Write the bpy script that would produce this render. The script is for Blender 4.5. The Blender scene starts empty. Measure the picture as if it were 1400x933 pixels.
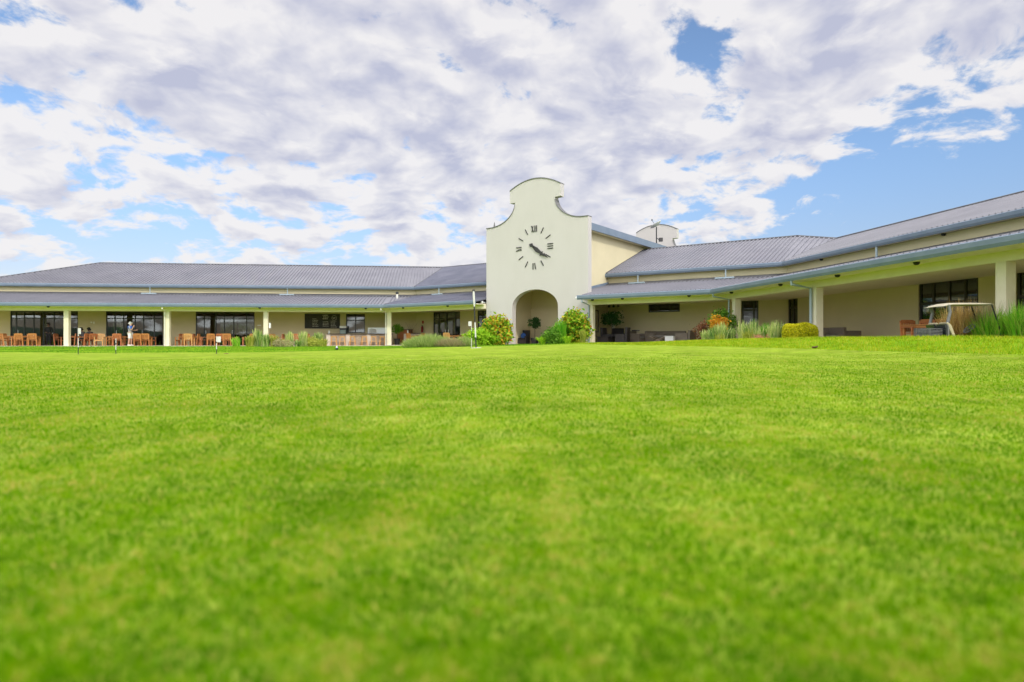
import bpy, bmesh, math, random
import numpy as np
from mathutils import Vector, Matrix
random.seed(7); rng = np.random.default_rng(11)
R = math.radians
scene = bpy.context.scene
col = scene.collection

# ------------------------------------------------------------------ camera constants
F = 870.0; CX = 700.0; CY = 466.5; CZ = 0.36      # photo focal length (px of a 1400 wide frame), eye height (m)

# ------------------------------------------------------------------ materials
def nn(t, kind, **kw):
    n = t.nodes.new(kind)
    for k, v in kw.items(): setattr(n, k, v)
    return n

def mat(name, c, rough=.6, c2=None, scale=3.0, detail=6, bump=0, bscale=40, metal=0, spec=.5, sheen=0, stretch=None, lo=.35, hi=.65, speck=None):
    m = bpy.data.materials.new(name); m.use_nodes = True
    t = m.node_tree; b = t.nodes['Principled BSDF']
    b.inputs['Base Color'].default_value = (*c, 1); b.inputs['Roughness'].default_value = rough
    b.inputs['Metallic'].default_value = metal; b.inputs['Specular IOR Level'].default_value = spec
    tc = nn(t, 'ShaderNodeTexCoord'); src = tc.outputs['Object']
    if stretch:
        mp = nn(t, 'ShaderNodeMapping'); mp.inputs['Scale'].default_value = stretch
        t.links.new(src, mp.inputs['Vector']); src = mp.outputs['Vector']
    if c2:
        n = nn(t, 'ShaderNodeTexNoise'); n.inputs['Scale'].default_value = scale; n.inputs['Detail'].default_value = detail
        n.inputs['Roughness'].default_value = .6
        t.links.new(src, n.inputs['Vector'])
        r = nn(t, 'ShaderNodeValToRGB')
        r.color_ramp.elements[0].position = lo; r.color_ramp.elements[0].color = (*c, 1)
        r.color_ramp.elements[1].position = hi; r.color_ramp.elements[1].color = (*c2, 1)
        t.links.new(n.outputs['Fac'], r.inputs['Fac']); t.links.new(r.outputs['Color'], b.inputs['Base Color'])
    if speck:      # pale weathered flecks
        n3 = nn(t, 'ShaderNodeTexNoise'); n3.inputs['Scale'].default_value = 2.6; n3.inputs['Detail'].default_value = 8; n3.inputs['Roughness'].default_value = .7
        t.links.new(src, n3.inputs['Vector'])
        mr = nn(t, 'ShaderNodeMapRange'); mr.inputs['From Min'].default_value = .64; mr.inputs['From Max'].default_value = .72; t.links.new(n3.outputs['Fac'], mr.inputs['Value'])
        mx = nn(t, 'ShaderNodeMix', data_type='RGBA'); t.links.new(mr.outputs['Result'], mx.inputs['Factor']); t.links.new(r.outputs['Color'], mx.inputs[6]); mx.inputs[7].default_value = (*speck, 1)
        t.links.new(mx.outputs[2], b.inputs['Base Color'])
    if bump:
        n2 = nn(t, 'ShaderNodeTexNoise'); n2.inputs['Scale'].default_value = bscale; n2.inputs['Detail'].default_value = 6
        t.links.new(src, n2.inputs['Vector'])
        bp = nn(t, 'ShaderNodeBump'); bp.inputs['Strength'].default_value = bump; bp.inputs['Distance'].default_value = .02
        t.links.new(n2.outputs['Fac'], bp.inputs['Height']); t.links.new(bp.outputs['Normal'], b.inputs['Normal'])
    return m

def leafmat(name, cols, trans=.3, rough=.5, spec=.1):
    """per-leaf random colour (attribute rnd) through a ramp, with some light passing through the leaf"""
    m = bpy.data.materials.new(name); m.use_nodes = True
    t = m.node_tree; b = t.nodes['Principled BSDF']; out = t.nodes['Material Output']
    a = nn(t, 'ShaderNodeAttribute'); a.attribute_name = 'rnd'
    r = nn(t, 'ShaderNodeValToRGB'); e = r.color_ramp.elements
    for i in range(len(cols) - 2): e.new((i + 1) / (len(cols) - 1))
    for i, c in enumerate(cols): e[i].position = i / (len(cols) - 1); e[i].color = (*c, 1)
    t.links.new(a.outputs['Fac'], r.inputs['Fac']); t.links.new(r.outputs['Color'], b.inputs['Base Color'])
    b.inputs['Roughness'].default_value = rough; b.inputs['Specular IOR Level'].default_value = spec
    tr = nn(t, 'ShaderNodeBsdfTranslucent'); t.links.new(r.outputs['Color'], tr.inputs['Color'])
    mx = nn(t, 'ShaderNodeMixShader'); mx.inputs['Fac'].default_value = trans
    t.links.new(b.outputs['BSDF'], mx.inputs[1]); t.links.new(tr.outputs['BSDF'], mx.inputs[2])
    t.links.new(mx.outputs['Shader'], out.inputs['Surface'])
    return m

def glassmat(name, tint, refl=1.0):
    m = bpy.data.materials.new(name); m.use_nodes = True
    t = m.node_tree; out = t.nodes['Material Output']; t.nodes.remove(t.nodes['Principled BSDF'])
    tr = nn(t, 'ShaderNodeBsdfTransparent'); tr.inputs['Color'].default_value = (*tint, 1)
    g = nn(t, 'ShaderNodeBsdfGlossy'); g.inputs['Roughness'].default_value = .015; g.inputs['Color'].default_value = (.9, .95, .95, 1)
    fr = nn(t, 'ShaderNodeFresnel'); fr.inputs['IOR'].default_value = 1.9
    ml = nn(t, 'ShaderNodeMath', operation='MULTIPLY'); ml.inputs[1].default_value = refl
    t.links.new(fr.outputs['Fac'], ml.inputs[0])
    mx = nn(t, 'ShaderNodeMixShader'); t.links.new(ml.outputs[0], mx.inputs['Fac'])
    t.links.new(tr.outputs['BSDF'], mx.inputs[1]); t.links.new(g.outputs['BSDF'], mx.inputs[2])
    t.links.new(mx.outputs['Shader'], out.inputs['Surface'])
    return m

M = {}
M['cream'] = mat('cream_plaster', (.64, .56, .355), .85, (.60, .525, .33), .6, 8, .15, 60)
M['white'] = mat('white_plaster', (.50, .466, .43), .85, (.472, .438, .40), .9, 10, .15, 50, stretch=(1, 1, .45), lo=.4, hi=.8)
M['offwhite'] = mat('column_paint', (.74, .68, .50), .8, (.70, .63, .45), 2, 6, .1, 60)
M['soffit'] = mat('soffit_paint', (.80, .74, .54), .85, (.77, .71, .51), 1.5)
M['roof'] = mat('ribbed_roof_sheet', (.150, .145, .164), .55, (.188, .183, .200), .5, 8, spec=.5, speck=(.27, .265, .27))
M['roofblue'] = mat('ribbed_roof_sheet_blue', (.095, .10, .135), .45, (.15, .15, .185), .6, 8, spec=.5, speck=(.30, .31, .34))
M['flash'] = mat('roof_flashing', (.055, .055, .062), .6, (.10, .10, .105), 1.2)
M['gutter'] = mat('slate_gutter', (.135, .178, .232), .6, (.165, .208, .262), 1.5)
M['pipe'] = mat('downpipe_paint', (.30, .37, .40), .4)
M['pipepale'] = mat('pale_downpipe', (.68, .66, .56), .45)
M['coping'] = mat('coping_slate', (.10, .10, .10), .6, (.17, .16, .15), 2)
M['frame'] = mat('black_aluminium', (.018, .020, .024), .35)
M['bframe'] = mat('bronze_frame', (.030, .025, .024), .4)
M['glass'] = glassmat('window_glass', (.50, .53, .52), .55)
M['floor'] = mat('porch_tiles', (.60, .51, .38), .6, (.68, .58, .44), 2)
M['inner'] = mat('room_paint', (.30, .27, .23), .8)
M['curtain'] = mat('curtain_cloth', (.62, .64, .60), .9, (.45, .48, .45), 3, stretch=(9, 9, .1))
M['black'] = mat('black_metal', (.012, .012, .012), .5)
M['clockblack'] = mat('clock_bronze', (.028, .025, .022), .5)
M['wood'] = mat('teak', (.35, .135, .032), .5, (.48, .205, .055), 6, stretch=(1, 1, 6))
M['woodp'] = mat('pale_teak', (.50, .25, .07), .5, (.60, .33, .11), 6, stretch=(1, 1, 6))
M['woodr'] = mat('red_teak', (.34, .11, .035), .5, (.46, .17, .06), 6, stretch=(1, 1, 6))
M['wicker'] = mat('taupe_wicker', (.16, .125, .095), .7, (.23, .19, .15), 40, 3, .6, 60, stretch=(1, 1, 3))
M['bwicker'] = mat('black_wicker', (.018, .014, .014), .6, (.035, .028, .026), 40, 3, .6, 60)
M['cushion'] = mat('grey_cushion', (.24, .22, .20), .9)
M['blue'] = mat('blue_cushion', (.03, .10, .34), .9)
M['whitepl'] = mat('white_laminate', (.80, .80, .78), .35)
M['stone'] = mat('bar_stone', (.36, .275, .20), .8, (.47, .375, .285), 7, 6, .3, 30)
M['stonep'] = mat('bar_pillar_stone', (.62, .52, .42), .8, (.70, .60, .50), 5)
M['darktop'] = mat('dark_counter', (.05, .035, .028), .4)
M['pot'] = mat('black_pot', (.018, .018, .02), .4)
M['bark'] = mat('bark', (.11, .08, .05), .9, (.18, .13, .09), 20)
M['soil'] = mat('soil', (.11, .07, .04), .95, (.20, .14, .08), 10, 6, .5, 25)
M['red'] = mat('red_paint', (.32, .02, .02), .4)
M['steel'] = mat('steel', (.55, .56, .56), .3, metal=.7)
M['dishm'] = mat('dish_grey', (.55, .55, .54), .5)
M['board'] = mat('chalkboard', (.022, .022, .022), .7, (.035, .035, .034), 4)
M['chalk'] = mat('chalk', (.66, .64, .58), .9)
M['skin'] = mat('skin', (.50, .29, .20), .55)
M['skind'] = mat('dark_skin', (.13, .065, .04), .55)
M['hairg'] = mat('grey_hair', (.55, .52, .48), .8)
M['hairb'] = mat('black_hair', (.012, .01, .01), .7)
M['shirtb'] = mat('blue_shirt', (.03, .12, .45), .85)
M['shirtg'] = mat('grey_shirt', (.33, .33, .35), .85)
M['shorts'] = mat('white_cloth', (.78, .76, .72), .85)
M['dark'] = mat('black_cloth', (.018, .018, .02), .9)
M['charcoal'] = mat('charcoal_cloth', (.045, .045, .052), .9)
M['cartroof'] = mat('cart_canopy_cream', (.45, .40, .28), .5, (.40, .355, .245), 3)
M['cartgrey'] = mat('cart_strut_grey', (.15, .145, .14), .5)
M['cartbody'] = mat('cart_body_dark', (.02, .024, .022), .22)
M['cream_vinyl'] = mat('cream_vinyl', (.42, .36, .22), .5)
M['rubber'] = mat('rubber', (.02, .02, .02), .8)
M['flag'] = mat('white_flag_cloth', (.56, .55, .51), .8)
M['path'] = mat('path_paving', (.42, .34, .25), .85, (.52, .43, .32), 3, 6, .2, 30)
M['leafdead'] = mat('brown_leaf', (.12, .06, .03), .8)
# foliage
M['croton'] = leafmat('croton_leaves', [(.07, .20, .01), (.14, .32, .012), (.24, .42, .02), (.38, .48, .03), (.58, .42, .03), (.52, .20, .02), (.20, .38, .02)])
M['crotonR'] = leafmat('croton_leaves_green', [(.06, .19, .01), (.13, .31, .012), (.22, .40, .02), (.34, .44, .025), (.50, .44, .03), (.36, .11, .02)])
M['lime'] = leafmat('lime_leaves', [(.16, .36, .012), (.30, .52, .02), (.46, .62, .04)])
M['palm'] = leafmat('deep_green_straps', [(.06, .25, .012), (.13, .39, .02), (.25, .50, .03)])
M['strap'] = leafmat('striped_straps', [(.12, .24, .05), (.22, .36, .06), (.56, .60, .22), (.08, .20, .05)])
M['strapy'] = leafmat('yellow_straps', [(.20, .28, .03), (.36, .38, .05), (.46, .44, .10)])
M['strapw'] = leafmat('pale_straps', [(.26, .40, .08), (.50, .58, .16), (.66, .66, .28), (.12, .26, .04)])
M['lav'] = leafmat('grey_green_stems', [(.17, .29, .05), (.30, .40, .10), (.44, .50, .16), (.20, .30, .08)])
M['lavbrown'] = leafmat('brown_green_stems', [(.26, .26, .12), (.38, .30, .15), (.32, .35, .14), (.44, .33, .18)])
M['gold'] = leafmat('golden_straps', [(.40, .24, .07), (.58, .38, .12), (.70, .52, .22), (.32, .18, .05)])
M['tall'] = leafmat('tall_green_straps', [(.10, .34, .015), (.19, .48, .025), (.34, .58, .05), (.44, .50, .10)])
M['topiary'] = leafmat('topiary_leaves', [(.015, .06, .012), (.03, .09, .02), (.06, .13, .03)])
M['citrus'] = leafmat('citrus_leaves', [(.05, .16, .012), (.12, .27, .02), (.20, .36, .04)])
M['redleaf'] = leafmat('red_brown_leaves', [(.12, .03, .02), (.22, .08, .04), (.16, .09, .03)])
M['orange'] = leafmat('orange_leaves', [(.55, .20, .01), (.60, .34, .02), (.46, .14, .015), (.56, .42, .04)])
M['hedge'] = leafmat('golden_hedge_leaves', [(.34, .38, .012), (.60, .54, .015), (.74, .66, .03), (.26, .32, .01)])
M['pink'] = leafmat('pink_flowers', [(.55, .20, .12), (.48, .28, .16), (.40, .16, .08)])
M['fringe'] = leafmat('fringe_blades', [(.045, .165, .004), (.08, .22, .006), (.13, .26, .010), (.24, .28, .03)])
M['moundg'] = leafmat('mound_blades', [(.16, .26, .003), (.25, .35, .005), (.36, .41, .012), (.46, .42, .05)])
M['blade'] = leafmat('green_blades', spec=0, cols=[(.060, .182, .0005), (.090, .230, .0005), (.130, .282, .0005), (.20, .33, .002), (.46, .38, .08)], trans=.35)

def grassmat(name, a, b, c, s1, s2, s3, dry=(.34, .32, .05), sheen=.04):
    m = bpy.data.materials.new(name); m.use_nodes = True
    t = m.node_tree; bs = t.nodes['Principled BSDF']
    tc = nn(t, 'ShaderNodeTexCoord')
    def noise(s, d, seed, st=(1, 1, 1)):
        mp = nn(t, 'ShaderNodeMapping'); mp.inputs['Location'].default_value = (seed * 3.1, seed * 7.7, seed); mp.inputs['Scale'].default_value = st
        t.links.new(tc.outputs['Object'], mp.inputs['Vector'])
        n = nn(t, 'ShaderNodeTexNoise'); n.inputs['Scale'].default_value = s; n.inputs['Detail'].default_value = d
        n.inputs['Roughness'].default_value = .65
        t.links.new(mp.outputs['Vector'], n.inputs['Vector']); return n.outputs['Fac']
    def ramp(f, lo, hi):
        r = nn(t, 'ShaderNodeMapRange'); r.inputs['From Min'].default_value = lo; r.inputs['From Max'].default_value = hi
        t.links.new(f, r.inputs['Value']); return r.outputs['Result']
    def mix(f, x, y):
        n = nn(t, 'ShaderNodeMix', data_type='RGBA')
        t.links.new(f, n.inputs['Factor'])
        for i, v in ((6, x), (7, y)):
            if isinstance(v, tuple): n.inputs[i].default_value = (*v, 1)
            else: t.links.new(v, n.inputs[i])
        return n.outputs[2]
    n1 = noise(s1, 6, 1); n2 = noise(s2, 8, 2); n3 = noise(s3, 4, 3)
    k = mix(ramp(n1, .35, .65), a, b)
    k = mix(ramp(n2, .42, .70), k, c)
    k = mix(ramp(n3, .58, .75), k, dry)
    n5 = noise(1.7, 5, 5); n6 = noise(.22, 4, 6)
    hsv = nn(t, 'ShaderNodeHueSaturation'); t.links.new(k, hsv.inputs['Color'])
    mr = nn(t, 'ShaderNodeMapRange'); mr.inputs['From Min'].default_value = .3; mr.inputs['From Max'].default_value = .7; mr.inputs['To Min'].default_value = .72; mr.inputs['To Max'].default_value = 1.28
    t.links.new(n5, mr.inputs['Value']); t.links.new(mr.outputs['Result'], hsv.inputs['Value']); k = hsv.outputs['Color']
    t.links.new(k, bs.inputs['Base Color'])
    bs.inputs['Roughness'].default_value = .8; bs.inputs['Specular IOR Level'].default_value = .01
    bs.inputs['Sheen Weight'].default_value = sheen; bs.inputs['Sheen Roughness'].default_value = .4
    bs.inputs['Sheen Tint'].default_value = (.75, .85, .25, 1)
    bp = nn(t, 'ShaderNodeBump'); bp.inputs['Strength'].default_value = .8; bp.inputs['Distance'].default_value = .012
    n4 = noise(170, 3, 4)
    t.links.new(n4, bp.inputs['Height']); t.links.new(bp.outputs['Normal'], bs.inputs['Normal'])
    return m
M['green'] = grassmat('putting_green_turf', (.146, .242, .007), (.204, .300, .015), (.295, .358, .05), .45, 5, 26)
M['lawn'] = grassmat('lawn_turf', (.10, .25, .004), (.15, .30, .005), (.24, .34, .008), .5, 4, 18)

# ------------------------------------------------------------------ mesh builder
class MB:
    def __init__(s): s.v = []; s.f = []
    def quad(s, *p):
        i = len(s.v); s.v += [tuple(q) for q in p]; s.f.append(tuple(range(i, i + len(p))))
    def hexa(s, p):     # 8 points: bottom 4 ring, top 4 ring
        i = len(s.v); s.v += [tuple(q) for q in p]
        for f in ((3, 2, 1, 0), (4, 5, 6, 7), (0, 1, 5, 4), (1, 2, 6, 5), (2, 3, 7, 6), (3, 0, 4, 7)): s.f.append(tuple(i + k for k in f))
    def box(s, x0, x1, y0, y1, z0, z1):
        s.hexa([(x0, y0, z0), (x1, y0, z0), (x1, y1, z0), (x0, y1, z0), (x0, y0, z1), (x1, y0, z1), (x1, y1, z1), (x0, y1, z1)])
    def wbox(s, g, u0, u1, w0, w1, z0, z1):
        s.hexa([g.P(u, w, z) for z in (z0, z1) for u, w in ((u0, w0), (u1, w0), (u1, w1), (u0, w1))])
    def prism(s, ring0, ring1):
        i = len(s.v); n = len(ring0); s.v += [tuple(q) for q in ring0] + [tuple(q) for q in ring1]
        s.f.append(tuple(i + k for k in reversed(range(n)))); s.f.append(tuple(i + n + k for k in range(n)))
        for k in range(n): s.f.append((i + k, i + (k + 1) % n, i + n + (k + 1) % n, i + n + k))
    def tube(s, pts, r, n=8, r2=None):
        pts = [Vector(p) for p in pts]; r2 = r if r2 is None else r2
        rings = []
        for k, p in enumerate(pts):
            a = pts[max(k - 1, 0)]; b = pts[min(k + 1, len(pts) - 1)]
            d = (b - a).normalized()
            up = Vector((0, 0, 1)) if abs(d.z) < .95 else Vector((1, 0, 0))
            e1 = d.cross(up).normalized(); e2 = d.cross(e1)
            rr = r + (r2 - r) * k / max(len(pts) - 1, 1)
            i = len(s.v)
            for q in range(n):
                t = 2 * math.pi * (q + .5) / n
                s.v.append(tuple(p + e1 * math.cos(t) * rr + e2 * math.sin(t) * rr))
            rings.append(i)
        for a, b in zip(rings, rings[1:]):
            for q in range(n): s.f.append((a + q, a + (q + 1) % n, b + (q + 1) % n, b + q))
        s.f.append(tuple(rings[0] + q for q in reversed(range(n)))); s.f.append(tuple(rings[-1] + q for q in range(n)))
    def bar(s, a, b, w, h, up=(0, 0, 1)):     # rectangular bar from a to b
        a = Vector(a); b = Vector(b); d = (b - a).normalized(); up = Vector(up)
        if abs(d.dot(up)) > .97: up = Vector((0, 1, 0))
        e1 = d.cross(up).normalized() * w / 2; e2 = e1.cross(d).normalized() * h / 2
        s.hexa([p + q for p in (a, b) for q in (-e1 - e2, e1 - e2, e1 + e2, -e1 + e2)])
    def lathe(s, prof, c=(0, 0, 0), n=20):
        c = Vector(c); rings = []
        for r, z in prof:
            i = len(s.v); rings.append(i)
            for q in range(n):
                t = 2 * math.pi * q / n; s.v.append((c.x + r * math.cos(t), c.y + r * math.sin(t), c.z + z))
        for a, b in zip(rings, rings[1:]):
            for q in range(n): s.f.append((a + q, a + (q + 1) % n, b + (q + 1) % n, b + q))
        s.f.append(tuple(rings[0] + q for q in reversed(range(n)))); s.f.append(tuple(rings[-1] + q for q in range(n)))
    def build(s, name, m, parent=None, bevel=0, smooth=False, off=None):
        me = bpy.data.meshes.new(name)
        v = s.v
        if off is not None: v = [(p[0] - off[0], p[1] - off[1], p[2] - off[2]) for p in v]
        me.from_pydata(v, [], s.f); me.update()
        bm = bmesh.new(); bm.from_mesh(me); bmesh.ops.recalc_face_normals(bm, faces=bm.faces); bm.to_mesh(me); bm.free()
        me.materials.append(m)
        o = bpy.data.objects.new(name, me); col.objects.link(o)
        if parent: o.parent = parent
        if smooth:
            for p in me.polygons: p.use_smooth = True
        if bevel:
            b = o.modifiers.new('bevel', 'BEVEL'); b.width = bevel; b.segments = 2; b.limit_method = 'ANGLE'
        return o

def tag(o, label=None, cat=None, group=None, kind=None):
    for k, v in (('label', label), ('category', cat), ('group', group), ('kind', kind)):
        if v: o[k] = v
    return o
def thing(name, loc, label, cat, rz=0, group=None):
    o = bpy.data.objects.new(name, None); col.objects.link(o); o.empty_display_size = .3
    o.location = loc; o.rotation_euler = (0, 0, rz)
    return tag(o, label, cat, group)
def dup(root, loc, rz, label, group=None, scale=None):
    def cp(o, parent):
        c = o.copy(); col.objects.link(c)
        if parent: c.parent = parent
        for ch in list(o.children): cp(ch, c)
        return c
    r = cp(root, None); r.location = loc; r.rotation_euler = (0, 0, rz); r['label'] = label
    if group: r['group'] = group
    if scale: r.scale = scale
    return r

# ------------------------------------------------------------------ plan: each wing has a gutter line (along u) and a depth w behind it
class Wing:
    def __init__(s, o, d):
        s.o = Vector(o); s.d = Vector(d).normalized(); n = Vector((-s.d.y, s.d.x))
        s.n = n if n.dot(Vector((.3, 1))) > 0 else -n
    def P(s, u, w, z): p = s.o + s.d * u + s.n * w; return Vector((p.x, p.y, z))
    def uw(s, p): q = Vector((p[0], p[1])) - s.o; return q.dot(s.d), q.dot(s.n)
    def U(s, px, w):           # where the sight line through photo column px meets depth w
        k = (px - CX) / F; b = s.o + s.n * w
        return (k * b.y - b.x) / (s.d.x - k * s.d.y)
    def Z(s, px, py, w):
        p = s.P(s.U(px, w), w, 0); return CZ + (CY - py) * p.y / F
    @property
    def rz(s): return math.atan2(s.n.y, s.n.x) - math.pi / 2     # rotation that turns local +Y into the wing's depth
DC = (-9.8, 48.8); AB = (10.8, 34.2)
WD = Wing(DC, (-.9937, -.1123))          # long left wing, u grows to the left
WA = Wing(DC, (20.6, -14.6))             # wing with the clock gable, u grows to the right
WB = Wing(AB, (.1336, -.991))            # right wing coming towards the camera
WB.n = Vector((.991, .1336)).normalized()
def meet(g1, w1, g2, w2):
    a = g1.o + g1.n * w1; b = g2.o + g2.n * w2
    den = g1.d.x * g2.d.y - g1.d.y * g2.d.x
    t = ((b.x - a.x) * g2.d.y - (b.y - a.y) * g2.d.x) / den
    return a + g1.d * t
LAB = (WA.uw(AB))[0]
# heights (m above the left porch floor)
ZG0, ZG1 = 2.88, 3.15         # lower gutter
ZBM = 2.61                    # beam underside
WW = 5.8                      # porch wall
ZLR = 4.22                    # top of lower roof at the wall
WU = 5.5; ZU0, ZU1 = 4.74, 5.0
WR = 12.0; ZR = 7.41; ZRB = 7.16
TT0, TT1, TW = 9.04, 17.07, 1.1; TC = (TT0 + TT1) / 2
FD, FC, FT, FA = 0.0, .05, .12, .2    # floor levels

# ------------------------------------------------------------------ ground
def sstep(a, b, x): t = np.clip((x - a) / (b - a), 0, 1); return t * t * (3 - 2 * t)
def wdist(g, X, Y): return (X - g.o.x) * g.n.x + (Y - g.o.y) * g.n.y
def udist(g, X, Y): return (X - g.o.x) * g.d.x + (Y - g.o.y) * g.d.y
def tz(X, Y, low=True):
    X = np.asarray(X, float); Y = np.asarray(Y, float)
    zl = np.interp(Y, [-10, 4, 10, 18, 26, 36, 46, 60], [0, 0, -.03, -.08, -.13, -.09, -.03, -.03])
    zr = np.interp(Y, [-10, 2, 8, 14, 23, 34, 60], [0, .01, .09, .13, .15, .17, .18])
    s = sstep(-13, 5, X); z = zl * (1 - s) + zr * s
    q = -wdist(WB, X, Y)
    z = z + .05 * sstep(9, 6.6, q) * sstep(2, 9, Y)
    v = udist(WB, X, Y)
    amp = np.interp(v, [-4, 3, 8, 13, 16, 19, 23, 28, 40], [.02, .05, .13, .21, .245, .26, .245, .20, .05])
    z = z + amp * np.exp(-((q - 5.0) / 1.55) ** 2) * (np.abs(q) < 12)
    z = z - .38 * sstep(4.2, 2.6, q) * sstep(-.9, .1, q) * sstep(13.5, 15.5, v) * sstep(21.5, 19, v)   # cart standing
    z = z + .012 * np.sin(X * .9 + 1.3 * np.sin(Y * .31)) * sstep(3, 9, Y) + .008 * np.sin(Y * 1.7 + X * .6) * sstep(4, 12, Y)
    if low:
        w = np.maximum(np.maximum(wdist(WD, X, Y), wdist(WA, X, Y)), wdist(WB, X, Y))
        z = z - (z + .35) * sstep(.25, .9, w)
    return z
GX = np.array([-60, -30, -12, -5, -1, 3.4, 5.0, 6.45, 7.5, 8.3]); GY = np.array([26, 26, 26, 29, 33, 32, 22.5, 12, 4.2, -2])
def green_edge(X): return np.interp(X, GX, GY) + .25 * np.sin(np.asarray(X) * .8)

def axis(*seg):
    out = []
    for a, b, n in seg: out += list(np.linspace(a, b, n, endpoint=False))
    return np.array(out)
def grid_obj(name, X, Y, Z, m):
    ny, nx = X.shape
    v = np.stack([X, Y, Z], -1).reshape(-1, 3)
    i = np.arange(nx * ny).reshape(ny, nx)
    f = np.stack([i[:-1, :-1], i[:-1, 1:], i[1:, 1:], i[1:, :-1]], -1).reshape(-1, 4)
    me = bpy.data.meshes.new(name); me.from_pydata(v.tolist(), [], f.tolist()); me.update()
    me.materials.append(m)
    for p in me.polygons: p.use_smooth = True
    o = bpy.data.objects.new(name, me); col.objects.link(o); return o
xs = axis((-2500, -200, 8), (-200, -45, 12), (-45, -14, 46), (-14, 15, 90), (15, 50, 24), (50, 200, 10), (200, 2600, 9))
ys = axis((-2500, -200, 8), (-200, -10, 12), (-10, 4, 20), (4, 50, 130), (50, 100, 16), (100, 300, 8), (300, 3200, 10))
X, Y = np.meshgrid(xs, ys); Z = tz(X, Y)
ins = (Y < green_edge(X) - 1.0) & (Y > -8) & (X > -58) & (X < 8.2)
Z = Z - .06 * ins
tag(grid_obj('lawn', X, Y, Z, M['lawn']), kind='structure')
gx = axis((-58, -30, 24), (-30, -8, 44), (-8, 8.31, 66)); tt = np.concatenate([np.linspace(0, .4, 60, endpoint=False), np.linspace(.4, 1, 50)])
X = np.repeat(gx[None, :], len(tt), 0); ye = green_edge(gx); Y = -7 + (ye + 7)[None, :] * tt[:, None]
tag(grid_obj('putting_green', X, Y, tz(X, Y) + .012, M['green']), kind='structure')
# low wooded rise far behind the camera (seen only mirrored in the windows)
hx = np.linspace(-420, 420, 60); hy = np.linspace(-330, -150, 16); X, Y = np.meshgrid(hx, hy)
Z = -1 + 8 * np.sin(np.clip((Y + 330) / 180, 0, 1) * np.pi) * (.7 + .3 * np.sin(X * .03) + .12 * np.sin(X * .13))
tag(grid_obj('hills', X, Y, Z, mat('wooded_hill', (.03, .06, .02), .9, (.06, .10, .03), .2)), kind='structure')
hx = np.linspace(-420, 420, 60); hy = np.linspace(150, 330, 16); X, Y = np.meshgrid(hx, hy)
Z = -1 + 3.4 * np.sin(np.clip((Y - 150) / 180, 0, 1) * np.pi) * (.7 + .3 * np.sin(X * .03) + .12 * np.sin(X * .13))
tag(grid_obj('hills', X, Y, Z, bpy.data.materials['wooded_hill']), kind='structure')

# grass blades -------------------------------------------------------------------------------------
def blades(name, P, H, Wd, m, lean=.5, kindstuff=True):
    n = len(P); az = rng.uniform(0, 2 * np.pi, n); la = rng.uniform(0, 2 * np.pi, n); lr = rng.uniform(.1, 1, n) * lean
    e = np.stack([np.cos(az), np.sin(az), np.zeros(n)], -1) * (Wd / 2)[:, None]
    tip = P + np.stack([np.cos(la) * lr * H, np.sin(la) * lr * H, H * np.sqrt(np.clip(1 - lr ** 2 * .5, .2, 1))], -1)
    v = np.stack([P - e, P + e, tip], 1).reshape(-1, 3)
    f = np.arange(3 * n).reshape(-1, 3)
    me = bpy.data.meshes.new(name); me.vertices.add(3 * n); me.vertices.foreach_set('co', v.ravel().astype(np.float32))
    me.loops.add(3 * n); me.loops.foreach_set('vertex_index', f.ravel().astype(np.int32))
    me.polygons.add(n); me.polygons.foreach_set('loop_start', np.arange(0, 3 * n, 3, dtype=np.int32)); me.update(calc_edges=True); me.validate()
    # colour drifts in soft patches plus a random part for each blade
    pa = np.zeros(n); g2 = np.random.default_rng(4)
    for wl, am, cnt in ((.9, .15, 5), (.28, .17, 7), (.09, .16, 9), (.04, .17, 11)):
        s = np.zeros(n)
        for _ in range(cnt):
            th = g2.uniform(0, 2 * np.pi); kk = 2 * np.pi / (wl * g2.uniform(.6, 1.6)); s += np.sin(P[:, 0] * kk * np.cos(th) + P[:, 1] * kk * np.sin(th) + g2.uniform(0, 6.28))
        pa += am * s / np.sqrt(cnt / 2)
    rn = np.clip(.42 + .80 * pa + .30 * (rng.random(n) - .5), 0, .82); rn = np.where(rng.random(n) < .035 + .22 * (pa > .36), 1.0, rn)
    at = me.attributes.new('rnd', 'FLOAT', 'POINT'); at.data.foreach_set('value', np.repeat(rn, 3).astype(np.float32))
    me.materials.append(m); o = bpy.data.objects.new(name, me); col.objects.link(o)
    return tag(o, kind='stuff')
n = 580000
Yb = .28 * (17 / .28) ** rng.random(n); Xb = rng.uniform(-1, 1, n) * (1.0 * Yb + .5)
H = rng.uniform(.006, .016, n) * (1 + .35 * np.clip(Yb - 2, 0, 6)/6); Wd = rng.uniform(.0016, .0034, n) * (1 + Yb * .28)
fd = 1 - sstep(4.5, 17, Yb); H = H * (.15 + .85 * fd); keep_ = rng.random(n) < .25 + .75 * fd; Xb, Yb, H, Wd = Xb[keep_], Yb[keep_], H[keep_], Wd[keep_]
o = blades('grass', np.stack([Xb, Yb, tz(Xb, Yb) + .010], -1), H, Wd, M['blade'], .9)
tag(o, 'close mown bright green grass blades of the putting green in the foreground', 'grass')
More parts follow.
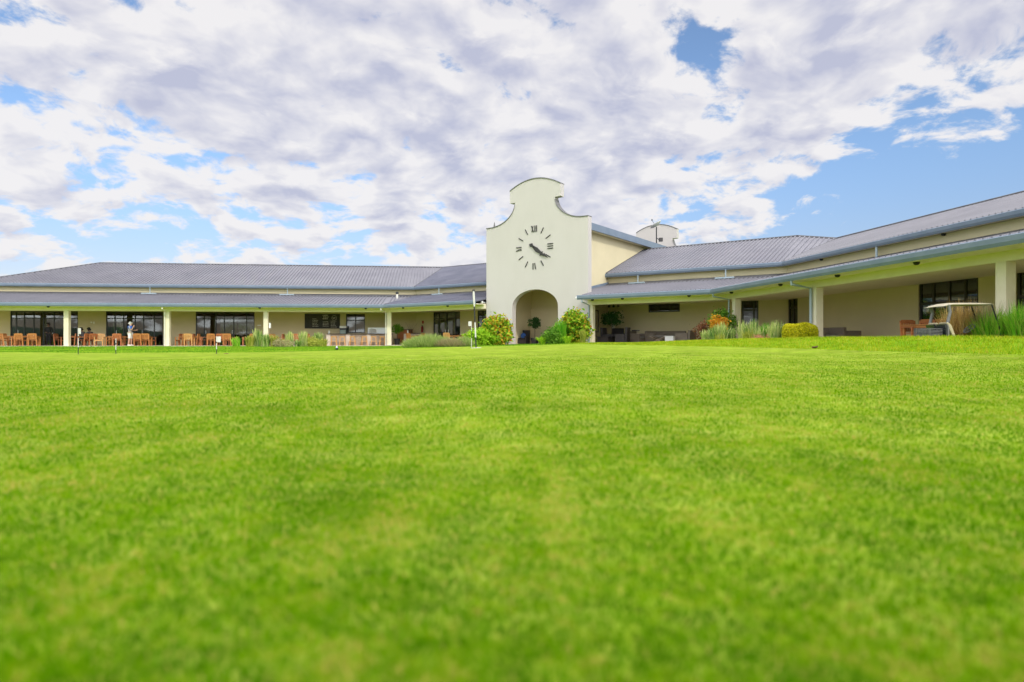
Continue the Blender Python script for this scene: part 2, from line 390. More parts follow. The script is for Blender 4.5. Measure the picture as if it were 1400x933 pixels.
# longer grass on the mound at the right and on the fringe strip at the left
n = 90000
vv = rng.uniform(-3, 27, n); qq = rng.uniform(1.2, 7.3, n)
Xm = WB.o.x + WB.d.x * vv - WB.n.x * qq; Ym = WB.o.y + WB.d.y * vv - WB.n.y * qq
k = (Ym > green_edge(Xm)) | (Xm > 8.2); Xm = Xm[k]; Ym = Ym[k]
H = rng.uniform(.03, .075, len(Xm)); Wd = rng.uniform(.008, .018, len(Xm))
o = blades('grass', np.stack([Xm, Ym, tz(Xm, Ym) - .005], -1), H, Wd, M['moundg'], .7)
tag(o, 'longer yellow green grass covering the low mound before the right wing', 'grass')
n = 90000
Xm = rng.uniform(-42, 6, n); Ym = rng.uniform(25.5, 47, n)
wm = np.maximum(wdist(WD, Xm, Ym), wdist(WA, Xm, Ym)); k = (Ym > green_edge(Xm)) & (wm < .2); Xm = Xm[k]; Ym = Ym[k]
H = rng.uniform(.03, .06, len(Xm)); Wd = rng.uniform(.010, .024, len(Xm))
o = blades('grass', np.stack([Xm, Ym, tz(Xm, Ym) - .005], -1), H, Wd, M['fringe'], .7)
tag(o, 'longer fresh green grass strip between the putting green and left veranda', 'grass')
# ================================================================== THE CLUBHOUSE
base = WA.P(TC, TW, 0)
house = thing('clubhouse', base, 'cream single storey clubhouse with grey ribbed roofs, verandas and white clock gable', 'building')
def hb(mb, name, m, parent=None, label=None, **kw):
    o = mb.build(name, M[m], parent or house, off=base, **kw)
    if label: o['label'] = label
    return o

def plane(pts):
    a, b, c = [Vector(p) for p in pts[:3]]; n = (b - a).cross(c - a).normalized()
    if n.z < 0: n = -n
    return a, n
def slope(mb, g, pts, ribs=.27, rw=.05, rh=.075, th=.07):
    """one roof plane: a thin slab and, on it, raised ribs running straight up the slope (across the wing)"""
    pts = [Vector(p) for p in pts]; a, n = plane(pts)
    zat = lambda x, y: a.z - (n.x * (x - a.x) + n.y * (y - a.y)) / n.z
    mb.prism([p - Vector((0, 0, th)) for p in pts], pts)
    if not ribs: return
    uv = [g.uw(p) for p in pts]; us = [q[0] for q in uv]
    k = math.ceil(min(us) / ribs)
    while k * ribs < max(us) - .02:
        u = k * ribs; ws = []
        for (u1, w1), (u2, w2) in zip(uv, uv[1:] + uv[:1]):
            if (u1 - u) * (u2 - u) < 0: ws.append(w1 + (w2 - w1) * (u - u1) / (u2 - u1))
        if len(ws) >= 2 and max(ws) - min(ws) > .1:
            ring = []
            for w in (min(ws), max(ws)):
                r = []
                for du, h in ((-rw, -.005), (-rw * .55, rh), (rw * .55, rh), (rw, -.005)):
                    p = g.P(u + du, w, 0); r.append((p.x, p.y, zat(p.x, p.y) + h))
                ring.append(r)
            mb.prism(ring[0], ring[1])
        k += 1
def v3(p, z): return Vector((p[0], p[1], z))
def cn(g1, g2, w, z): return v3(meet(g1, w, g2, w), z)
def strip(g, a, b, z0, z1, w0, w1):
    """long member along a wing; a and b give its ends as functions of w"""
    mb = MB(); mb.hexa([f(w, z) for z in (z0, z1) for f, w in ((a, w0), (b, w0), (b, w1), (a, w1))]); return mb
def end(g, u): return lambda w, z: g.P(u, w, z)
def corner(g1, g2): return lambda w, z: cn(g1, g2, w, z)
cDC = corner(WD, WA); cAB = corner(WA, WB)
UDL, UDU = 38.4, 33.2; VE = 33.0
TB0, TB1 = TT0 + 1.0, TT1 - 1.0                 # side walls of the block behind the clock gable
C_END = 8.95; A_START = 16.96

# ---- upper roofs
RD = cDC(WR, ZR); PB = Vector((21.77, 42.7, ZRB + .05)); RA = WA.P(27.1, WR, ZR); E1 = cDC(WU, ZU1); E2 = cAB(WU, ZU1)
m = MB(); slope(m, WD, [E1, WD.P(UDU, WU, ZU1), WD.P(26.4, WR, ZR), RD])
gh = Wing(WD.P(UDU, WU, 0).xy, WD.n); gh.n = -WD.d
slope(m, gh, [WD.P(UDU, WU, ZU1), WD.P(UDU, 2 * WR - WU, ZU1), WD.P(26.4, WR, ZR)])
slope(m, WD, [WD.P(UDU, 2 * WR - WU, ZU1), cDC(2 * WR - WU, ZU1), RD, WD.P(26.4, WR, ZR)], 0)
roofD = hb(m, 'roof', 'roof', label='long grey ribbed main roof of the left wing')
def cap(pts, name='ridge_cap', par=None, r=.085):
    mm = MB(); mm.tube([Vector(p) + Vector((0, 0, .02)) for p in pts], r, 6); return hb(mm, name, 'flash', par)
cap([WD.P(UDU, WU, ZU1), WD.P(26.4, WR, ZR)], par=roofD); cap([WD.P(26.4, WR, ZR), RD], par=roofD)
m = MB(); slope(m, WA, [E1, WA.P(TB0, WU, ZU1), WA.P(TB0, WR, ZR), RD])
slope(m, WA, [cDC(2 * WR - WU, ZU1), WA.P(TB0, 2 * WR - WU, ZU1), WA.P(TB0, WR, ZR), RD], 0)
roofC = hb(m, 'roof', 'roofblue', label='bluer short main roof between the left wing and the clock gable')
cap([E1 + Vector((0, 0, -.02)), RD], 'valley', roofC, .085); cap([RD, WA.P(TB0, WR, ZR)], par=roofC)
m = MB(); slope(m, WA, [WA.P(TB1 + .05, WU, ZU1), E2, RA, WA.P(TB1 + .05, WR, ZR)])
slope(m, WA, [E2, PB, RA])
slope(m, WA, [RA, PB, cAB(2 * WR - WU, ZU1), WA.P(TB1 + .05, 2 * WR - WU, ZU1), WA.P(TB1 + .05, WR, ZR)], 0)
roofA = hb(m, 'roof', 'roof', label='main roof right of the clock gable')
cap([WA.P(TB1 + .05, WR, ZR), RA], par=roofA); cap([RA, PB], par=roofA)
mm = MB(); mm.bar(WA.P(TB1 + .02, WU, ZU1 - .02), WA.P(TB1 + .02, WR, ZR - .02), .14, .2); hb(mm, 'verge', 'flash', roofA)
m = MB(); slope(m, WB, [E2, WB.P(VE, WU, ZU1), WB.P(VE, WR, ZRB), PB])
slope(m, WB, [WB.P(VE, 2 * WR - WU, ZU1), WB.P(VE, WR, ZRB), PB, cAB(2 * WR - WU, ZU1)], 0)
roofB = hb(m, 'roof', 'roof', label='main roof of the right wing coming towards the viewer')
cap([PB, WB.P(VE, WR, ZRB)], par=roofB); cap([E2, PB], 'valley', roofB, .05)

# ---- lower (veranda) roofs
ZL = ZG1 - .02
L1 = cDC(WW, ZLR); L2 = cAB(WW, ZLR)
m = MB(); slope(m, WD, [cDC(0, ZL), WD.P(UDL, 0, ZL), WD.P(UDU + .6, WW, ZLR), L1])
gh2 = Wing(WD.P(UDL, 0, 0).xy, WD.n); gh2.n = -WD.d
slope(m, gh2, [WD.P(UDL, 0, ZL), WD.P(UDL, 2 * WR, ZL), WD.P(UDU + .6, 2 * WR - WW, ZLR), WD.P(UDU + .6, WW, ZLR)])
vD = hb(m, 'veranda_roof', 'roof', label='lean-to roof along the left wing')
m = MB(); slope(m, WA, [cDC(0, ZL), WA.P(TT0 - .03, 0, ZL), WA.P(TT0 - .03, WW, ZLR), L1])
zq = lambda w: ZL + (ZLR - ZL) * w / WW
slope(m, WA, [WA.P(TT0 - .03, 1.6, zq(1.6)), WA.P(TB0, 1.6, zq(1.6)), WA.P(TB0, WW, ZLR), WA.P(TT0 - .03, WW, ZLR)])
vC = hb(m, 'veranda_roof', 'roofblue')
m = MB(); slope(m, WA, [WA.P(TT1 + .03, 0, ZL), cAB(0, ZL), L2, WA.P(TT1 + .03, WW, ZLR)])
slope(m, WA, [WA.P(TB1, 1.6, zq(1.6)), WA.P(TT1 + .03, 1.6, zq(1.6)), WA.P(TT1 + .03, WW, ZLR), WA.P(TB1, WW, ZLR)])
vA = hb(m, 'veranda_roof', 'roof')
m = MB(); slope(m, WB, [cAB(0, ZL), WB.P(VE, 0, ZL), WB.P(VE, WW, ZLR), L2])
vB = hb(m, 'veranda_roof', 'roof')
for g, a, b, par in ((WD, cDC, end(WD, UDU + .6), vD), (WA, cDC, end(WA, TB0), vC), (WA, end(WA, TB1 + .02), cAB, vA), (WB, cAB, end(WB, VE), vB)):
    mm = MB(); mm.hexa([a(WW - .75, zq(WW - .75) + .032), b(WW - .75, zq(WW - .75) + .032), b(WW - .02, ZLR + .03), a(WW - .02, ZLR + .03),
                        a(WW - .75, zq(WW - .75) + .05), b(WW - .75, zq(WW - .75) + .05), b(WW - .02, ZLR + .14), a(WW - .02, ZLR + .14)])
    hb(mm, 'flashing', 'flash', par)
cap([cDC(0, ZL), L1], 'valley', vC, .06); cap([cAB(0, ZL), L2], 'valley', vA, .03)
mm = MB(); mm.bar(WA.P(TB1 + .03, 1.6, zq(1.6) + .12), WA.P(TB1 + .03, WW, ZLR + .12), .05, .22); hb(mm, 'flashing', 'gutter', vA)

# ---- gutters
def gutter(g, a, b, z0, z1, w, name='gutter', m='gutter'):
    mb = MB()
    prof = [(.03, z0 + .02), (-.10, z0), (-.15, z0 + .10), (-.16, z1 - .03), (-.13, z1), (.03, z1)]
    mb.prism([a(w + dw, z) for dw, z in prof], [b(w + dw, z) for dw, z in prof]); return hb(mb, name, m)
gutter(WD, cDC, end(WD, UDL + .1), ZG0, ZG1, 0); gutter(WA, cDC, end(WA, C_END), ZG0, ZG1, 0)
gutter(WA, end(WA, A_START), cAB, ZG0, ZG1, 0); gutter(WB, cAB, end(WB, VE), ZG0, ZG1, 0)
gutter(WD, cDC, end(WD, UDU + .1), ZU0, ZU1, WU); gutter(WA, cDC, end(WA, TB0), ZU0, ZU1, WU)
gutter(WA, end(WA, TB1), cAB, ZU0, ZU1, WU); gutter(WB, cAB, end(WB, VE), ZU0, ZU1, WU)
gend = lambda u: (lambda w, z: WD.P(u, w, z))
m = MB(); m.wbox(WD, UDU, UDU + .16, WU, 2 * WR - WU, ZU0, ZU1); hb(m, 'gutter', 'gutter')
m = MB(); m.wbox(WD, UDL, UDL + .16, .04, 2 * WR, ZG0, ZG1); hb(m, 'gutter', 'gutter')

# ---- soffits, beams, veranda ceilings
for g, a, b in ((WD, cDC, end(WD, UDL)), (WA, cDC, end(WA, TT0 - .05)), (WA, end(WA, TT1 + .05), cAB), (WB, cAB, end(WB, VE))):
    hb(strip(g, a, b, 2.90, 2.94, .035, .92), 'soffit', 'soffit')
    hb(strip(g, a, b, ZBM, 2.97, .92, 1.27), 'beam', 'offwhite')
    hb(strip(g, a, b, 2.80, 2.84, 1.272, WW - .002), 'veranda_ceiling', 'soffit')
for g, a, b in ((WD, cDC, end(WD, UDU)), (WA, cDC, end(WA, TB0)), (WA, end(WA, TB1), cAB), (WB, cAB, end(WB, VE))):
    hb(strip(g, a, b, ZU0 + .03, ZU0 + .07, WU + .035, WW - .002), 'soffit', 'soffit')

# ---- columns
def column(g, u, fl, half=.17, w0=.93, w1=1.26):
    m = MB(); m.wbox(g, u - half, u + half, w0, w1, fl - .25, ZBM + .003)
    return hb(m, 'column', 'offwhite', bevel=.012)
for px in (92, 229.5, 364): column(WD, WD.U(px, 1.1), FD)
column(WD, WD.U(-52, 1.1), FD); column(WD, WD.U(-190, 1.1), FD)
pc = meet(WD, 1.1, WA, 1.1); column(WD, WD.uw(pc)[0] + .12, FD)
column(WA, A_START + .42, FA, .10)
column(WB, WB.U(1007, 1.1), FA)
vc1 = WB.U(1117.5, 1.1); vc2 = WB.U(1375, 1.1); column(WB, vc1, FA); column(WB, vc2, FA)
column(WB, vc2 + (vc2 - vc1), FA)

# ---- downpipes
def downpipe(g, u, ux, m, fl, r=.045):
    t = MB(); t.tube([g.P(u, -.05, ZG0 + .05), g.P(u, -.05, ZG0 - .13), g.P(ux, .84, ZBM - .02), g.P(ux, .84, fl - .1)], r, 8)
    return hb(t, 'downpipe', m)
downpipe(WD, WD.U(222, 0), WD.U(225, .84), 'pipepale', FD)
downpipe(WD, .25, WD.U(527.5, .84), 'pipepale', FD)
downpipe(WA, A_START + .3, A_START + .30, 'pipe', FA)
downpipe(WB, WB.U(973, 0) if WB.U(973, 0) > .1 else .12, WB.U(996.5, .84), 'pipe', FA)
downpipe(WB, WB.U(1083.5, 0), WB.U(1108.5, .84), 'pipe', FA, .06)

# ---- porch floors (steps of the setting)
def slab(pts, z):
    mb = MB(); mb.prism([v3(p, -.6) for p in pts], [v3(p, z) for p in pts])
    return tag(mb.build('porch_floor', M['floor']), kind='structure')
X2 = lambda v: (v.x, v.y)
slab([X2(cDC(.45, 0)), X2(WD.P(UDL - .5, .45, 0)), X2(WD.P(UDL - .5, 18.2, 0)), X2(cDC(18.2, 0))], FD)
slab([X2(cDC(.45, 0)), X2(WA.P(TT0 - .01, .45, 0)), X2(WA.P(TT0 - .01, 18.2, 0)), X2(cDC(18.2, 0))], FC)
slab([X2(WA.P(TT0, .75, 0)), X2(WA.P(TT1, .75, 0)), X2(WA.P(TT1, 22, 0)), X2(WA.P(TT0, 22, 0))], FT)
slab([X2(WA.P(TT1 + .01, .45, 0)), X2(cAB(.45, 0)), X2(cAB(18.2, 0)), X2(WA.P(TT1 + .01, 18.2, 0))], FA)
slab([X2(cAB(.45, 0)), X2(WB.P(VE, .45, 0)), X2(WB.P(VE, 18.2, 0)), X2(cAB(18.2, 0))], FA)

# ---- walls with real openings
def wall(g, u0, u1, w, th, z0, z1, ops, name='wall', m='cream', label=None):
    """u0<u1; openings (ua, ub, za, zb), not overlapping in u"""
    mb = MB(); ops = sorted(ops); cur = u0
    for ua, ub, za, zb in ops:
        mb.wbox(g, cur, ua, w, w + th, z0, z1)
        if za > z0 + .01: mb.wbox(g, ua, ub, w, w + th, z0, za)
        if zb < z1 - .01: mb.wbox(g, ua, ub, w, w + th, zb, z1)
        cur = ub
    mb.wbox(g, cur, u1, w, w + th, z0, z1)
    return hb(mb, name, m, label=label)
def window(g, u0, u1, z0, z1, w, mull=(), trans=(), fr='frame', fw=.07, name='window', door=(), label=None):
    """aluminium frame with mullions (fractions of the width) and transoms (heights); door = leaf ranges that get thicker stiles and a handle"""
    mb = MB(); d0, d1 = w + .05, w + .13
    mb.wbox(g, u0, u0 + fw, d0, d1, z0, z1); mb.wbox(g, u1 - fw, u1, d0, d1, z0, z1)
    mb.wbox(g, u0 + fw, u1 - fw, d0, d1, z1 - fw, z1); mb.wbox(g, u0 + fw, u1 - fw, d0, d1, z0, z0 + fw)
    for f in mull:
        c = u0 + (u1 - u0) * f; mb.wbox(g, c - fw * .5, c + fw * .5, d0 + .004, d1 - .004, z0 + fw, z1 - fw)
    for z in trans: mb.wbox(g, u0 + fw, u1 - fw, d0 + .008, d1 - .008, z - fw * .5, z + fw * .5)
    o = hb(mb, name, fr, label=label)
    mp = MB(); mp.wbox(g, u0 + fw * .5, u1 - fw * .5, w + .085, w + .095, z0 + fw * .5, z1 - fw * .5)
    hb(mp, 'pane', 'glass', o)
    for f in door:
        c = u0 + (u1 - u0) * f; mh = MB(); mh.bar(g.P(c, w + .03, z0 + .95), g.P(c, w + .03, z0 + 1.25), .03, .03); hb(mh, 'handle', 'steel', o)
    return o
UL1 = WD.uw(L1)[0]; TL1 = WA.uw(L1)[0]; TL2 = WA.uw(L2)[0]; VL2 = WB.uw(L2)[0]
TOPW = ZU0 + .02
# left wing
def ud(a, b, w=WW): p, q = WD.U(a, w), WD.U(b, w); return (min(p, q), max(p, q))
dD = [ud(14, 106.5), ud(144.8, 223), ud(267.5, 348)]
wn = ud(473, 499); ZWN0, ZWN1 = WD.Z(486, 455.5, WW), WD.Z(486, 429.5, WW)
ZTD = 2.83 - .03
ops = [(a, b, FD, ZTD - .02) for a, b in dD] + [(wn[0], wn[1], ZWN0, ZWN1)]
wall(WD, UL1 + .002, UDU - .2, WW, .25, -.3, TOPW, ops)
for (a, b), mu, tr in ((dD[0], (.17, .36, .52, .66, .80, .92), (2.2,)), (dD[1], (.16, .35, .5, .70, .85), (2.2,)), (dD[2], (.14, .36, .52, .66, .86), (2.2,))):
    window(WD, a, b, FD, ZTD - .02, WW, mu, tr, name='sliding_door', door=(mu[1] + .02, mu[-1] - .03))
window(WD, wn[0], wn[1], ZWN0, ZWN1, WW, (.5,), (ZWN0 + (ZWN1 - ZWN0) * .67,), name='window')
mm = MB(); mm.wbox(WD, wn[0] + .08, wn[1] - .08, WW + .2, WW + .22, ZWN0, ZWN0 + (ZWN1 - ZWN0) * .66); hb(mm, 'blind', 'curtain')
# rooms behind the left wing, with far windows
def rud(a, b): p, q = WD.U(a, 17.9), WD.U(b, 17.9); return (min(p, q), max(p, q))
rops = [(*rud(a, b), .95, 2.7) for a, b in ((16, 30), (46, 59), (96, 110), (146, 170), (205, 221), (300, 349))]
wall(WD, -8, UDU - .2, 17.9, .25, -.4, TOPW, rops, label='rear wall seen through the glass doors')
for a, b, z0, z1 in rops: window(WD, a, b, z0, z1, 17.9, (.5,), (2.2,))
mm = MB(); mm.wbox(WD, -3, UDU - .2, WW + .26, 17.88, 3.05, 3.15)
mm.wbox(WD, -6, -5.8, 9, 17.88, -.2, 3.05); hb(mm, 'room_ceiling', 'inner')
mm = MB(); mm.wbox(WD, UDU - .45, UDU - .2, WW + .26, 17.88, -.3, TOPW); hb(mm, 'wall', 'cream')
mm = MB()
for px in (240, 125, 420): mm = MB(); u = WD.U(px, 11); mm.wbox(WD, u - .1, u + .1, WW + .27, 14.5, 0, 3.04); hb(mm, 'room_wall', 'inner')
# connecting wing left of the gable
wc = WA.U(592.3, WW), WA.U(629, WW); wc2 = WA.U(653, WW), WA.U(664.6, WW)
ZC1 = 2.82 - .03
wall(WA, TL1 + .002, TB0 + .02, WW, .25, -.3, TOPW, [(wc[0], wc[1], FC, ZC1), (wc2[0], wc2[1], FC, ZC1)])
window(WA, wc[0], wc[1], FC, ZC1, WW, (.2, .5, .82), (2.25,), name='glazed_door', door=(.45, .56))
window(WA, wc2[0], wc2[1], FC, ZC1, WW, (.55,), (2.25,))
mm = MB()
for k in range(26):
    a = wc[0] + .1 + (wc[1] - wc[0] - .2) * k / 26
    if k in (5, 6, 13): continue
    mm.tube([WA.P(a + .07, WW + .4 + .05 * (k % 2), .1), WA.P(a + .07, WW + .4 + .05 * (k % 2), 2.75)], .075, 6)
hb(mm, 'curtain', 'curtain'); mm = MB()
for k in range(6): mm.tube([WA.P(wc2[0] + .15 + .16 * k, WW + .4, .1), WA.P(wc2[0] + .15 + .16 * k, WW + .4, 2.75)], .075, 6)
hb(mm, 'curtain', 'curtain')
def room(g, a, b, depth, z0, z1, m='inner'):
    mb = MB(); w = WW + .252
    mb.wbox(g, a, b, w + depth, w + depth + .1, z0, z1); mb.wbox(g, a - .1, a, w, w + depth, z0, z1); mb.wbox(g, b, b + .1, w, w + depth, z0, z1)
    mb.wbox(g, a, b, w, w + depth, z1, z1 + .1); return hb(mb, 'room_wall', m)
room(WA, TL1 + .3, TB0 - .15, 3.5, FC, 3.0)
# right of the gable: high window
od = WA.U(1013.5, WW), WA.U(1037, WW); ZOD = WA.Z(1025, 410.5, WW)
ha = WA.U(886.5, WW), WA.U(929.5, WW); ZH0 = WA.Z(908, 427, WW); ZH1 = WA.Z(908, 414, WW)
wall(WA, TB1 - .02, TL2 - .002, WW, .25, -.3, TOPW, [(ha[0], ha[1], ZH0, ZH1), (od[0], od[1], FA, ZOD)])
window(WA, ha[0], ha[1], ZH0, ZH1, WW, (.34, .69), (), fr='bframe', fw=.08)
room(WA, ha[0] - .5, ha[1] + .5, 2.5, .3, 3.0)
window(WA, *od, FA, ZOD, WW, (.72,), (FA + 2.05,), fr='bframe', name='glazed_door', door=(.66,), fw=.11)
mm = MB(); mm.wbox(WA, od[0] + .12, od[0] + (od[1] - od[0]) * .68, WW + .16, WW + .18, FA + .1, FA + 2.0); hb(mm, 'blind', 'inner')
room(WA, od[0] - .3, od[1] + .3, 2.5, .1, 3.0)
# right wing
vb = lambda a, b: tuple(sorted((WB.U(a, WW), WB.U(b, WW))))
o2 = vb(1077, 1090.5); o3 = vb(1255.5, 1337.5); o4 = vb(1389, 1480)
ZB1 = WB.Z(1256, 386, WW)
wall(WB, VL2 + .002, VE, WW, .25, -.3, TOPW, [(*o2, FA, ZB1), (*o3, FA + .02, ZB1), (*o4, FA, ZB1)])
window(WB, *o2, FA, ZB1, WW, (.5,), (FA + 2.1,), fr='bframe', fw=.12)
window(WB, *o3, FA + .02, ZB1, WW, (.25, .52, .78), (FA + 1.75,), fr='bframe', fw=.1)
window(WB, *o4, FA, ZB1, WW, (.25, .5, .75), (FA + 1.75,), fr='bframe', fw=.1)
for o, d in ((o2, 3), (o3, 4), (o4, 4)): room(WB, o[0] - .8, o[1] + .8, d, .1, 3.0)
m = MB(); m.wbox(WB, VL2 - 6, VE, 18, 18.25, -.3, TOPW); m.wbox(WB, VE - .25, VE, WW + .26, 17.99, -.3, TOPW)
m.wbox(WA, TB1, TL2 + 6, 18, 18.25, -.3, TOPW); hb(m, 'wall', 'cream')

# ---- clock gable
def gable_outline(arch=True, z0=0):
    hw = (TT1 - TT0) / 2; pts = [(-hw, z0)]
    if arch:
        pts.append((-1.82, z0))
        for k in range(0, 25):
            t = math.pi - math.pi * k / 24; pts.append((1.82 * math.cos(t), 2.62 + 1.16 * math.sin(t)))
        pts.append((1.82, z0))
    pts += [(hw, z0), (hw, 8.18)]
    r = [(3.72 - 2.15 * math.cos(t), 9.70 - 1.52 * math.sin(t)) for t in np.linspace(math.pi / 2, 0, 14)]
    r += [(1.57, 9.70), (2.0, 9.72), (2.0, 10.52)]
    r += [(2.0 * math.cos(t) if 0 else x, 10.52 + .58 * (1 - (x / 2.0) ** 2)) for x in np.linspace(1.8, 0, 8) for t in (0,)]
    left = [(-x, z) for x, z in reversed(r[:-1])]
    return pts + r + left + [(-hw, 8.18)]
def facade(w0, w1, arch):
    o = gable_outline(arch, FT - .4); mb = MB()
    mb.prism([WA.P(TC + x, w0, z) for x, z in o], [WA.P(TC + x, w1, z) for x, z in o]); return mb
gw = hb(facade(TW, TW + .45, True), 'gable_wall', 'white', label='white curved gable wall with arch and clock')
def coping(w0, w1, parent):
    mb = MB(); o = [p for p in gable_outline(False) if p[1] >= 8.17]
    segs = []; cur = [o[0]]
    for a, b in zip(o, o[1:]):
        vert = abs(b[0] - a[0]) < .02 or abs(b[1] - 9.71) < .03 and abs(a[1] - 9.71) < .03
        if vert:
            if len(cur) > 1: segs.append(cur)
            cur = [b]
        else: cur.append(b)
    segs.append(cur)
    for sg in segs:
        mb = MB()
        for a, b in zip(sg, sg[1:]):
            A = [WA.P(TC + p[0], w, p[1] + dz) for p in (a, b) for w, dz in ((w0 - .04, .004), (w1 + .04, .004), (w1 + .04, .06), (w0 - .04, .06))]
            mb.prism(A[:4], A[4:])
        hb(mb, 'coping', 'coping', parent)
coping(TW, TW + .45, gw)
rg = hb(facade(21.6, 22.0, False), 'gable_wall', 'white', label='second white curved gable rising behind the roofs')
coping(21.6, 22.0, rg)
# finial on the left shoulder
mm = MB(); mm.lathe([(.09, 0), (.06, .12), (.02, .34), (.004, .42)], WA.P(TT0 + .55, TW + .2, 8.25), 8); hb(mm, 'finial', 'coping', gw)
# arch reveal trim and plinths
for s in (-1, 1):
    mm = MB()
    a, b = sorted((TC + s * 1.83, TC + s * 2.30)); mm.wbox(WA, a, b, TW - .14, TW - .003, FT - .3, FT + .82)
    mm.wbox(WA, a + .03, b - .03, TW - .10, TW - .004, FT + .822, FT + .90)
    a, b = sorted((TC + s * 2.31, TC + s * 2.75)); mm.wbox(WA, a, b, TW - .22, TW - .004, FT - .3, FT + .28)
    mm.wbox(WA, *sorted((TC + s * 2.76, TC + s * 3.2)), TW - .3, TW - .004, FT - .3, FT + .12)
    hb(mm, 'plinth', 'white', bevel=.015)
# recess behind the arch
mm = MB(); q0, q1 = TC - 2.75, TC + 2.75; wb = TW + .452
mm.wbox(WA, q0, q1, wb + 3.4, wb + 3.6, 0, 4.4); mm.wbox(WA, q0, q1, wb + 3.25, wb + 3.398, 0, 2.72)
mm.wbox(WA, q0 - .2, q0, wb, wb + 3.6, 0, 4.4); mm.wbox(WA, q1, q1 + .2, wb, wb + 3.6, 0, 4.4)
mm.wbox(WA, q0 - .2, q1 + .2, wb, wb + 3.6, 4.4, 4.5); hb(mm, 'recess_wall', 'cream')
# block behind the gable
mm = MB(); mm.wbox(WA, TB0, TB0 + .25, wb, 21.59, 3.3, 7.95); mm.wbox(WA, TB0, TB0 + .25, WW + .26, 21.59, -.3, 3.3)
hb(mm, 'wall', 'cream')
sv = [(WA.uw(WA.P(TB1, w, 0))[1]) for w in (1.7, 2.5)]
# right side wall with three tall panes under the veranda: built along its own frame (u runs into depth)
GS = Wing(WA.P(TB1, 0, 0).xy, WA.n); GS.n = -WA.d
pw = [(1.9, 2.45), (2.95, 3.5), (3.95, 4.5)]
wall(GS, wb, 21.59, -.0, .25, -.3, 7.95, [(a, b, .95, 2.45) for a, b in pw])
for a, b in pw: window(GS, a, b, .95, 2.45, 0, (), (), fr='bframe', fw=.05)
mm = MB(); mm.wbox(GS, 1.6, 4.8, .17, .19, .3, 2.8); hb(mm, 'blind', 'curtain')
# pale door at the inner corner of that side wall
mm = MB(); u0, u1 = WA.U(836.5, WW), WA.U(840.5, WW); mm.wbox(WA, u0, u1, WW - .05, WW - .003, FA, FA + 2.15); hb(mm, 'door', 'whitepl')
# roof of the block
m = MB(); GR = Wing(WA.P(TB1 + .42, 0, 0).xy, WA.n); GR.n = -WA.d
zr = 9.05; e0, e1 = TB0 - .42, TB1 + .42
slope(m, GR, [WA.P(e1, wb, 8.0), WA.P(e1, 21.58, 8.0), WA.P(TC, 21.58, zr), WA.P(TC, wb, zr)])
slope(m, GR, [WA.P(e0, wb, 8.0), WA.P(e0, 21.58, 8.0), WA.P(TC, 21.58, zr), WA.P(TC, wb, zr)])
tr = hb(m, 'roof', 'roof', label='roof behind the clock gable')
mm = MB(); mm.wbox(WA, e1, e1 + .14, wb, 21.58, 7.56, 8.02); mm.wbox(WA, e0 - .14, e0, wb, 21.58, 7.56, 8.02); hb(mm, 'gutter', 'gutter', tr)
mm = MB(); mm.wbox(WA, TB1 + .003, e1 - .003, wb, 21.58, 7.60, 7.64); mm.wbox(WA, e0 + .003, TB0 - .003, wb, 21.58, 7.60, 7.64); hb(mm, 'soffit', 'soffit', tr)

# ---- the clock
ZCK = 6.55
def ck(x, z, w): return WA.P(TC + x, w, ZCK + z)
mm = MB(); mm.lathe([(.07, 0), (.07, .02)], (0, 0, 0), 12)
clock = MB(); n = 16
clock.prism([ck(.09 * math.cos(t), .09 * math.sin(t), TW - .09) for t in np.linspace(0, 2 * math.pi, n, endpoint=False)],
            [ck(.09 * math.cos(t), .09 * math.sin(t), TW - .004) for t in np.linspace(0, 2 * math.pi, n, endpoint=False)])
clock = hb(clock, 'clock', 'clockblack', label='black clock without a dial, numerals fixed on the white gable')
def strokes(lines, th=.045):
    """lines in clock coordinates ((x,z),(x,z)) -> flat bars standing 2 cm off the wall"""
    mb = MB()
    for (x0, z0), (x1, z1), w in lines:
        d = Vector((x1 - x0, z1 - z0)).normalized(); e = Vector((-d.y, d.x)) * w / 2
        q = [(x0 - e.x, z0 - e.y), (x1 - e.x, z1 - e.y), (x1 + e.x, z1 + e.y), (x0 + e.x, z0 + e.y)]
        mb.prism([ck(x, z, TW - .045) for x, z in q], [ck(x, z, TW - .004) for x, z in q])
    return mb
RN = 1.24
for h in range(1, 13):
    a = math.radians(30 * h); dx, dz = math.sin(a), math.cos(a); L = .21
    P2 = lambda t, o: (dx * (RN + t) + dz * o, dz * (RN + t) - dx * o)       # t along the radius, o across it
    ln = []
    if h == 12:   # X and II, squeezed together
        ln += [(P2(L, -.22), P2(-L, -.07), .05), (P2(L, -.09), P2(-L, -.20), .022), (P2(L, .05), P2(-L, .05), .05), (P2(L, .18), P2(-L, .18), .05)]
    elif h == 3: ln += [(P2(L, o), P2(-L, o), .05) for o in (-.15, 0, .15)]
    elif h == 6: ln += [(P2(L, .10), P2(-L, .10), .05), (P2(L, -.12), P2(-L, -.03), .045)]
    elif h == 9: ln += [(P2(L, .10), P2(-L, .10), .055), (P2(L, -.13), P2(-L, -.02), .05), (P2(L * .2, -.03), P2(-L, -.12), .03)]
    else: ln += [(P2(L * .98, 0), P2(-L * .98, 0), .05)]
    hb(strokes(ln), 'numeral', 'clockblack', clock)
